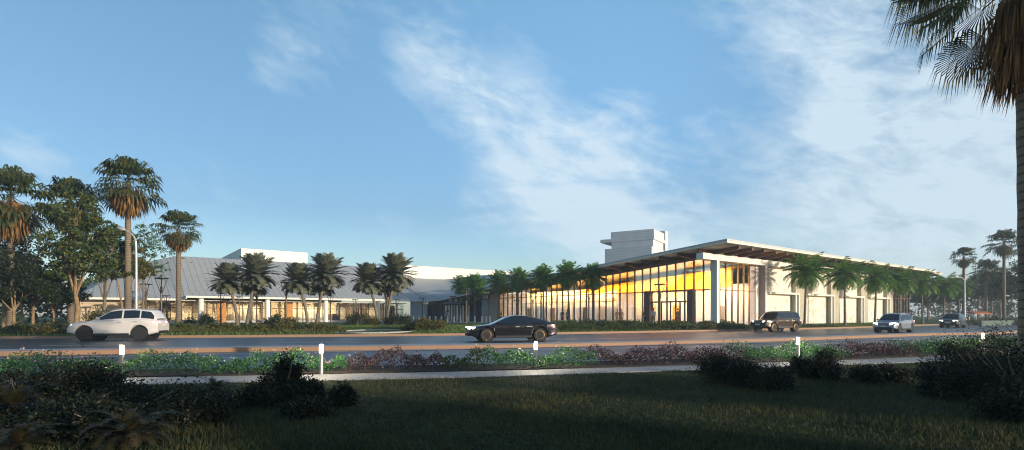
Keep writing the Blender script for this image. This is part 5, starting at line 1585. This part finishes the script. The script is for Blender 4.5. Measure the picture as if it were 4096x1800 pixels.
def cover(label, px0, px1, y0, y1, h, n, size, lm, seed, name='ground_cover'):
    """low planting strip: y0,y1 = metres beyond the kerb"""
    r = np.random.default_rng(seed)
    Yv = 48; X = r.uniform(gx(px0, 44 if px0 < 512 else 52), gx(px1, 44 if px1 < 512 else 52), n)
    D = r.uniform(y0, y1, n); Yk = np.interp(X, _fx, _fy); Yy = Yk + D
    hz = np.array([hgt(a, b) for a, b in zip(X, Yy)])
    top = h * (1 + .35 * np.sin(X * 1.7 + np.sin(X * .6) * 2) + .2 * np.sin(X * 4.1 + D))
    P = np.c_[X, Yy, hz + top * r.uniform(.03, 1, n) ** .7]
    q = ((X - POND[0]) / POND[2]) ** 2 + ((Yy - POND[1]) / POND[3]) ** 2
    P = P[q > 1.25]
    V, Fq = leaf_quads(P, size, size * .5, up=.4)
    o = obj(name, np_mesh(name, V, Fq, M[lm])); tag(o, label, 'ground cover', kind='stuff')
cover('long low green hedge under the glass front, right of the dark fastback car', 548, 752, 2.0, 5.0, .55, 15000, .15, 'leaf_mid', 811, 'hedge')
cover('loose green ground cover below the grey palm clumps', 168, 345, 3.2, 8.5, .24, 5000, .13, 'leaf_olive', 812)
cover('yellow green planting between the pond and the dark fastback car', 414, 440, 5, 9, .6, 3500, .15, 'leaf_olive', 813)
cover('low green planting on the bank along the limestone wall', 760, 905, .8, 2.2, .28, 5000, .14, 'leaf_mid', 814)

# ------------------------------------------------------------------ dark bushes in the foreground
FB = [(20, 8.6, .75, .75, 'rounded dark bush at the left picture edge'), (62, 9.0, .8, .85, 'dark bush second from the left edge'), (98, 9.3, .75, .82, 'dark bush left of the leftmost bollard'), (140, 8.4, .7, .52, 'low dark bush right below the leftmost bollard'),
      (75, 7.0, .7, .6, 'dark olive bush in the middle of the lower left group'), (112, 6.6, .6, .55, 'dark bush behind the brown cycad'), (186, 7.3, .62, .62, 'dark bush lowest right of the left group'), (205, 8.2, .45, .42, 'small dark bush at the right of the left group'),
      (285, 9.6, .46, .92, 'tall dark bush left of the second bollard'), (262, 9.0, .45, .42, 'low dark bush left of the tall one'), (305, 9.2, .40, .5, 'dark bush touching the path right of the tall one'), (343, 9.0, .26, .40, 'small dark bush standing alone on the lawn'), (305, 8.0, .4, .34, 'low brownish bush in front of the tall dark one'),
      (722, 12.0, .62, .78, 'dark bush left in the group on the right lawn'), (748, 11.4, .55, .66, 'dark bush middle in the group on the right lawn'), (775, 10.8, .50, .55, 'brownish bush lowest in the group on the right lawn'), (824, 12.6, .48, .72, 'dark bush by the path below the fourth bollard'), (800, 12.9, .4, .55, 'small dark bush left under the fourth bollard'),
      (868, 12.0, .36, .42, 'small lone bush on the right lawn'), (890, 12.3, .40, .44, 'small bush right of the lone one on the right lawn'), (942, 9.9, .55, .75, 'dark bush lowest of the big right group'), (960, 12.6, .75, .95, 'dark bush at the left of the big right group'),
      (1000, 13.0, 1.0, 1.3, 'big dark bush behind the near palm trunk'), (985, 10.6, .7, 1.0, 'big dark bush in the middle of the right group'), (1018, 9.2, .75, 1.05, 'big dark bush at the right picture edge'), (1012, 7.6, .45, .62, 'dark bush lowest at the right picture edge')]
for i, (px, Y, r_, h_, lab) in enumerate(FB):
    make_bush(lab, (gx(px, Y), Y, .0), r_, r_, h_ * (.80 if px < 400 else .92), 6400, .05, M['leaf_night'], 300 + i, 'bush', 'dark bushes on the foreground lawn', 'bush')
def make_cycad(label, px, Y, s, seed, hgt_=.12):
    t = thing('cycad', label, 'cycad', (gx(px, Y), Y, 0), 0, 'brown cycads at the lower left')
    V, Fs = feather_crown(34, .95 * s, 5, 78, 88, .17 * s, seed, 30, .012, .12)
    obj('crown', fs_mesh('crown', V + np.array([0, 0, hgt_]), Fs, M['cycad']), t)
    mb = MB(); mb.lathe([(.09, -.02), (.10, hgt_ * .6), (.05, hgt_ + .05)], 12); mb.build('trunk', M['cycad_stem'], t, smooth=50)
    return t
make_cycad('brown green cycad at the bottom, left of centre of the left bushes', 131, 6.15, .62, 401)
make_cycad('brown cycad at the left picture edge above the bottom corner', 12, 7.6, .72, 402, .16)
make_cycad('pale leaved cycad at the lower left corner', 20, 6.0, .5, 403, .05)
make_cycad('small cycad by the path between the two left bush groups', 215, 9.6, .5, 404)

# trees out of frame whose long shadows lie over the foreground lawn
def shade_tree(i, k, d, s, lab):
    p = Vector((30, -10, 0)) + Vector((.53, .85, 0)) * k + Vector((.85, -.53, 0)) * d
    make_tree('shade_tree', lab, 'tree', (p.x, p.y, 0), 2.6 * s, .22, [(0, 0, 5.4 * s, 2.2 * s), (-1.6, 1, 4.4 * s, 1.8 * s), (1.5, -1, 4.6 * s, 1.8 * s), (.3, .6, 7.0 * s, 1.6 * s), (0, -1.8, 3.6 * s, 1.6 * s), (.2, 1.9, 3.4 * s, 1.6 * s)],
              150, 9000, .36, M['leaf_dark'], M['trunk'], 500 + i, 'trees behind the camera')
SHT = ((-27, 0, 1.0), (-20.8, 1, 1.05), (-14.2, -1, 1.05), (-8.2, 1.5, 1.0), (-2.2, -1, 1.05), (4.2, 1, 1.0))
for i, (k, d_, s) in enumerate(SHT):
    shade_tree(i, k, d_, s, 'broad tree %s of the grove out of view behind the camera' % ['at the west end', 'second', 'third', 'fourth', 'fifth', 'sixth', 'at the road end', 'back row first', 'back row second', 'back row third', 'deepest', 'back corner'][i])

# ------------------------------------------------------------------ sky, sun, air
SUN_EL = R(9.0); SD = Vector((.85, -.53, 0)).normalized()
SDIR = Vector((SD.x * math.cos(SUN_EL), SD.y * math.cos(SUN_EL), math.sin(SUN_EL)))
sun = bpy.data.lights.new('sun', 'SUN'); sun.energy = 2.6; sun.angle = R(.5); sun.color = (1, .86, .66)
so = bpy.data.objects.new('sun', sun); COL.objects.link(so)
so.rotation_euler = (-SDIR).to_track_quat('-Z', 'Y').to_euler(); so.location = (60, -40, 40)

w = bpy.data.worlds.new('World'); scene.world = w; w.use_nodes = True
nt = w.node_tree; bg = nt.nodes['Background']
sky = N(nt, 'ShaderNodeTexSky', sky_type='NISHITA'); sky.sun_disc = False
sky.sun_elevation = SUN_EL; sky.sun_rotation = math.atan2(SD.x, SD.y)
sky.altitude = 0; sky.air_density = 1.0; sky.dust_density = .6; sky.ozone_density = 3.0
tc = N(nt, 'ShaderNodeTexCoord')
sep = N(nt, 'ShaderNodeSeparateXYZ'); nt.links.new(tc.outputs['Generated'], sep.inputs[0])
def math_(op, a, b=None, c=None, clamp=False):
    n = N(nt, 'ShaderNodeMath', operation=op); n.use_clamp = clamp
    for i, q in enumerate((a, b, c)):
        if q is None: continue
        if isinstance(q, (int, float)): n.inputs[i].default_value = q
        else: nt.links.new(q, n.inputs[i])
    return n.outputs[0]
zz = math_('ADD', math_('MAXIMUM', sep.outputs[2], 0.0), .16)
comb = N(nt, 'ShaderNodeCombineXYZ')
nt.links.new(math_('DIVIDE', sep.outputs[0], zz), comb.inputs[0]); nt.links.new(math_('DIVIDE', sep.outputs[1], zz), comb.inputs[1])
def cloudnoise(scale, rot, sx, sz, detail, dist, off=(0, 0, 0), rough=.6):
    """noise on the sky dome; streaks slope down to the east by rot degrees"""
    m0 = N(nt, 'ShaderNodeMapping'); m0.inputs['Rotation'].default_value = (0, R(rot), 0)
    nt.links.new(tc.outputs['Generated'], m0.inputs[0])
    mp = N(nt, 'ShaderNodeMapping'); mp.inputs['Scale'].default_value = (sx, sx, sz); mp.inputs['Location'].default_value = off
    nt.links.new(m0.outputs[0], mp.inputs[0])
    no = N(nt, 'ShaderNodeTexNoise'); no.inputs['Scale'].default_value = scale; no.inputs['Detail'].default_value = detail; no.inputs['Roughness'].default_value = rough; no.inputs['Distortion'].default_value = dist
    nt.links.new(mp.outputs[0], no.inputs['Vector']); return no.outputs['Fac']
n1 = cloudnoise(3.0, -27, 1.0, 2.2, 10, .35)
n2 = cloudnoise(9.0, -14, 1.0, 2.6, 9, .5, (3, 1, 0), .62)
n3 = cloudnoise(24.0, -20, 1.0, 2.4, 8, .4, (1, 7, 2), .6)
def pdir(px, py):
    return Vector(((px - 512) / F, 1, (HZ - py) / F)).normalized()
def blob(px, py, rad_px, amp):
    """a patch of cloud cover in a direction of the sky dome"""
    d = pdir(px, py)
    dt = N(nt, 'ShaderNodeVectorMath', operation='DOT_PRODUCT'); nt.links.new(tc.outputs['Generated'], dt.inputs[0]); dt.inputs[1].default_value = d
    sig = .62 * rad_px / F * d.y
    # exp(-(1-dot)/(sig^2))
    e = math_('EXPONENT', math_('MULTIPLY', math_('SUBTRACT', dt.outputs['Value'], 1.0), 1.0 / (sig * sig)))
    return math_('MULTIPLY', e, amp)
BL = [(960, 70, 150, .95), (870, 150, 85, .80), (930, 150, 70, .6), (1010, 165, 110, .6), (810, 15, 110, .55), (720, -30, 60, .3), (415, 50, 36, .45), (445, 75, 42, .55), (480, 105, 48, .60), (520, 130, 52, .72), (560, 160, 56, .80), (590, 190, 54, .65), (530, 165, 36, .35), (605, 215, 48, .5), (640, 135, 44, .5), (615, 110, 34, .4), (540, 215, 50, .42), (480, 212, 34, .4), (290, 52, 34, .42), (265, 70, 26, .25), (335, 62, 30, .2),
      (30, 148, 40, .5), (610, 245, 70, .7), (660, 250, 60, .5), (720, 265, 80, .4), (900, 270, 120, .25), (705, 133, 22, .5), (690, 225, 60, .45), (790, 215, 45, .3), (870, 225, 70, .45), (980, 235, 80, .6), (760, 150, 34, .25), (200, 190, 70, .1), (330, 245, 50, .22), (60, 250, 90, .25), (130, 60, 120, -.12), (735, 80, 42, -.22), (780, 110, 36, -.3), (850, 187, 40, -.65), (930, 192, 44, -.6), (660, 50, 50, -.15), (740, 185, 40, -.2), (590, 40, 50, -.15), (330, 160, 100, -.2), (430, 170, 50, -.2)]
acc = None
for q in BL:
    v = blob(*q); acc = v if acc is None else math_('ADD', acc, v)
nn_ = math_('ADD', math_('ADD', math_('MULTIPLY', n1, .42), math_('MULTIPLY', n2, .40)), math_('MULTIPLY', n3, .18))
accp = math_('MINIMUM', math_('MAXIMUM', acc, -.3), 1.0)
amp = math_('ADD', math_('MULTIPLY', math_('MAXIMUM', accp, 0.0), 3.4), 2.0)
cov = math_('ADD', math_('MULTIPLY', math_('SUBTRACT', nn_, .5), amp), math_('SUBTRACT', math_('MULTIPLY', accp, .85), .05), clamp=True)
cov = math_('MULTIPLY', math_('POWER', cov, 1.1), .84)
tint = N(nt, 'ShaderNodeMix', data_type='RGBA', blend_type='MULTIPLY'); tint.inputs[0].default_value = 1
nt.links.new(sky.outputs[0], tint.inputs[6]); tr_ = ramp(nt, sep.outputs[2], [(0, (1.02, .97, .96)), (.18, (.76, .74, .745)), (.50, (1.06, 1.09, .96))])
nt.links.new(tr_.outputs[0], tint.inputs[7])
SKYTINT = tint
# the clear sky is darkest square to the sun: a gain painted into its colour brightens it there
gain = math_('ADD', math_('ADD', blob(610, 0, 290, .66), blob(740, 110, 190, .22)), .97)
gs = N(nt, 'ShaderNodeVectorMath', operation='SCALE'); nt.links.new(tint.outputs[2], gs.inputs[0]); nt.links.new(gain, gs.inputs['Scale'])
mixc = N(nt, 'ShaderNodeMix', data_type='RGBA'); nt.links.new(cov, mixc.inputs[0]); nt.links.new(gs.outputs[0], mixc.inputs[6])
CLOUD = (3.0, 3.6, 4.05)
mixc.inputs[7].default_value = (*CLOUD, 1)
nt.links.new(mixc.outputs[2], bg.inputs[0]); bg.inputs[1].default_value = .12

hm = bpy.data.materials.new('haze_air'); hm.use_nodes = True; ht = hm.node_tree
ht.nodes.remove(ht.nodes['Principled BSDF'])
pv = N(ht, 'ShaderNodeVolumePrincipled'); pv.inputs['Color'].default_value = (.74, .88, 1, 1); pv.inputs['Density'].default_value = .0009; pv.inputs['Anisotropy'].default_value = .2
ht.links.new(pv.outputs[0], ht.nodes['Material Output'].inputs['Volume'])
mb = MB(); mb.box(-640, 660, -120, 760, -1.3, 21.5); o = mb.build('haze', hm); tag(o, 'thin pale air haze over the whole place', 'haze', kind='stuff')
# ------------------------------------------------------------------ camera and render
cam = bpy.data.cameras.new('camera'); co = bpy.data.objects.new('camera', cam); COL.objects.link(co)
co.location = (0, 0, EYE); co.rotation_euler = (R(90), 0, 0)
cam.sensor_width = 36; cam.lens = 36 * F / 1024
cam.shift_y = (HZ - 225) / 1024
cam.clip_start = .1; cam.clip_end = 4000
scene.camera = co
scene.view_settings.view_transform = 'Standard'; scene.view_settings.look = 'None'
scene.view_settings.exposure = 1.0; scene.view_settings.gamma = 1
scene.render.engine = 'CYCLES'
cy = scene.cycles
cy.use_denoising = True
cy.pixel_filter_type = 'BLACKMAN_HARRIS'; cy.filter_width = 1.1
try: cy.denoiser = 'OPENIMAGEDENOISE'
except Exception: pass
cy.max_bounces = 6; cy.diffuse_bounces = 3; cy.glossy_bounces = 3; cy.transmission_bounces = 4; cy.transparent_max_bounces = 12
cy.sample_clamp_indirect = 6; cy.caustics_reflective = False; cy.caustics_refractive = False
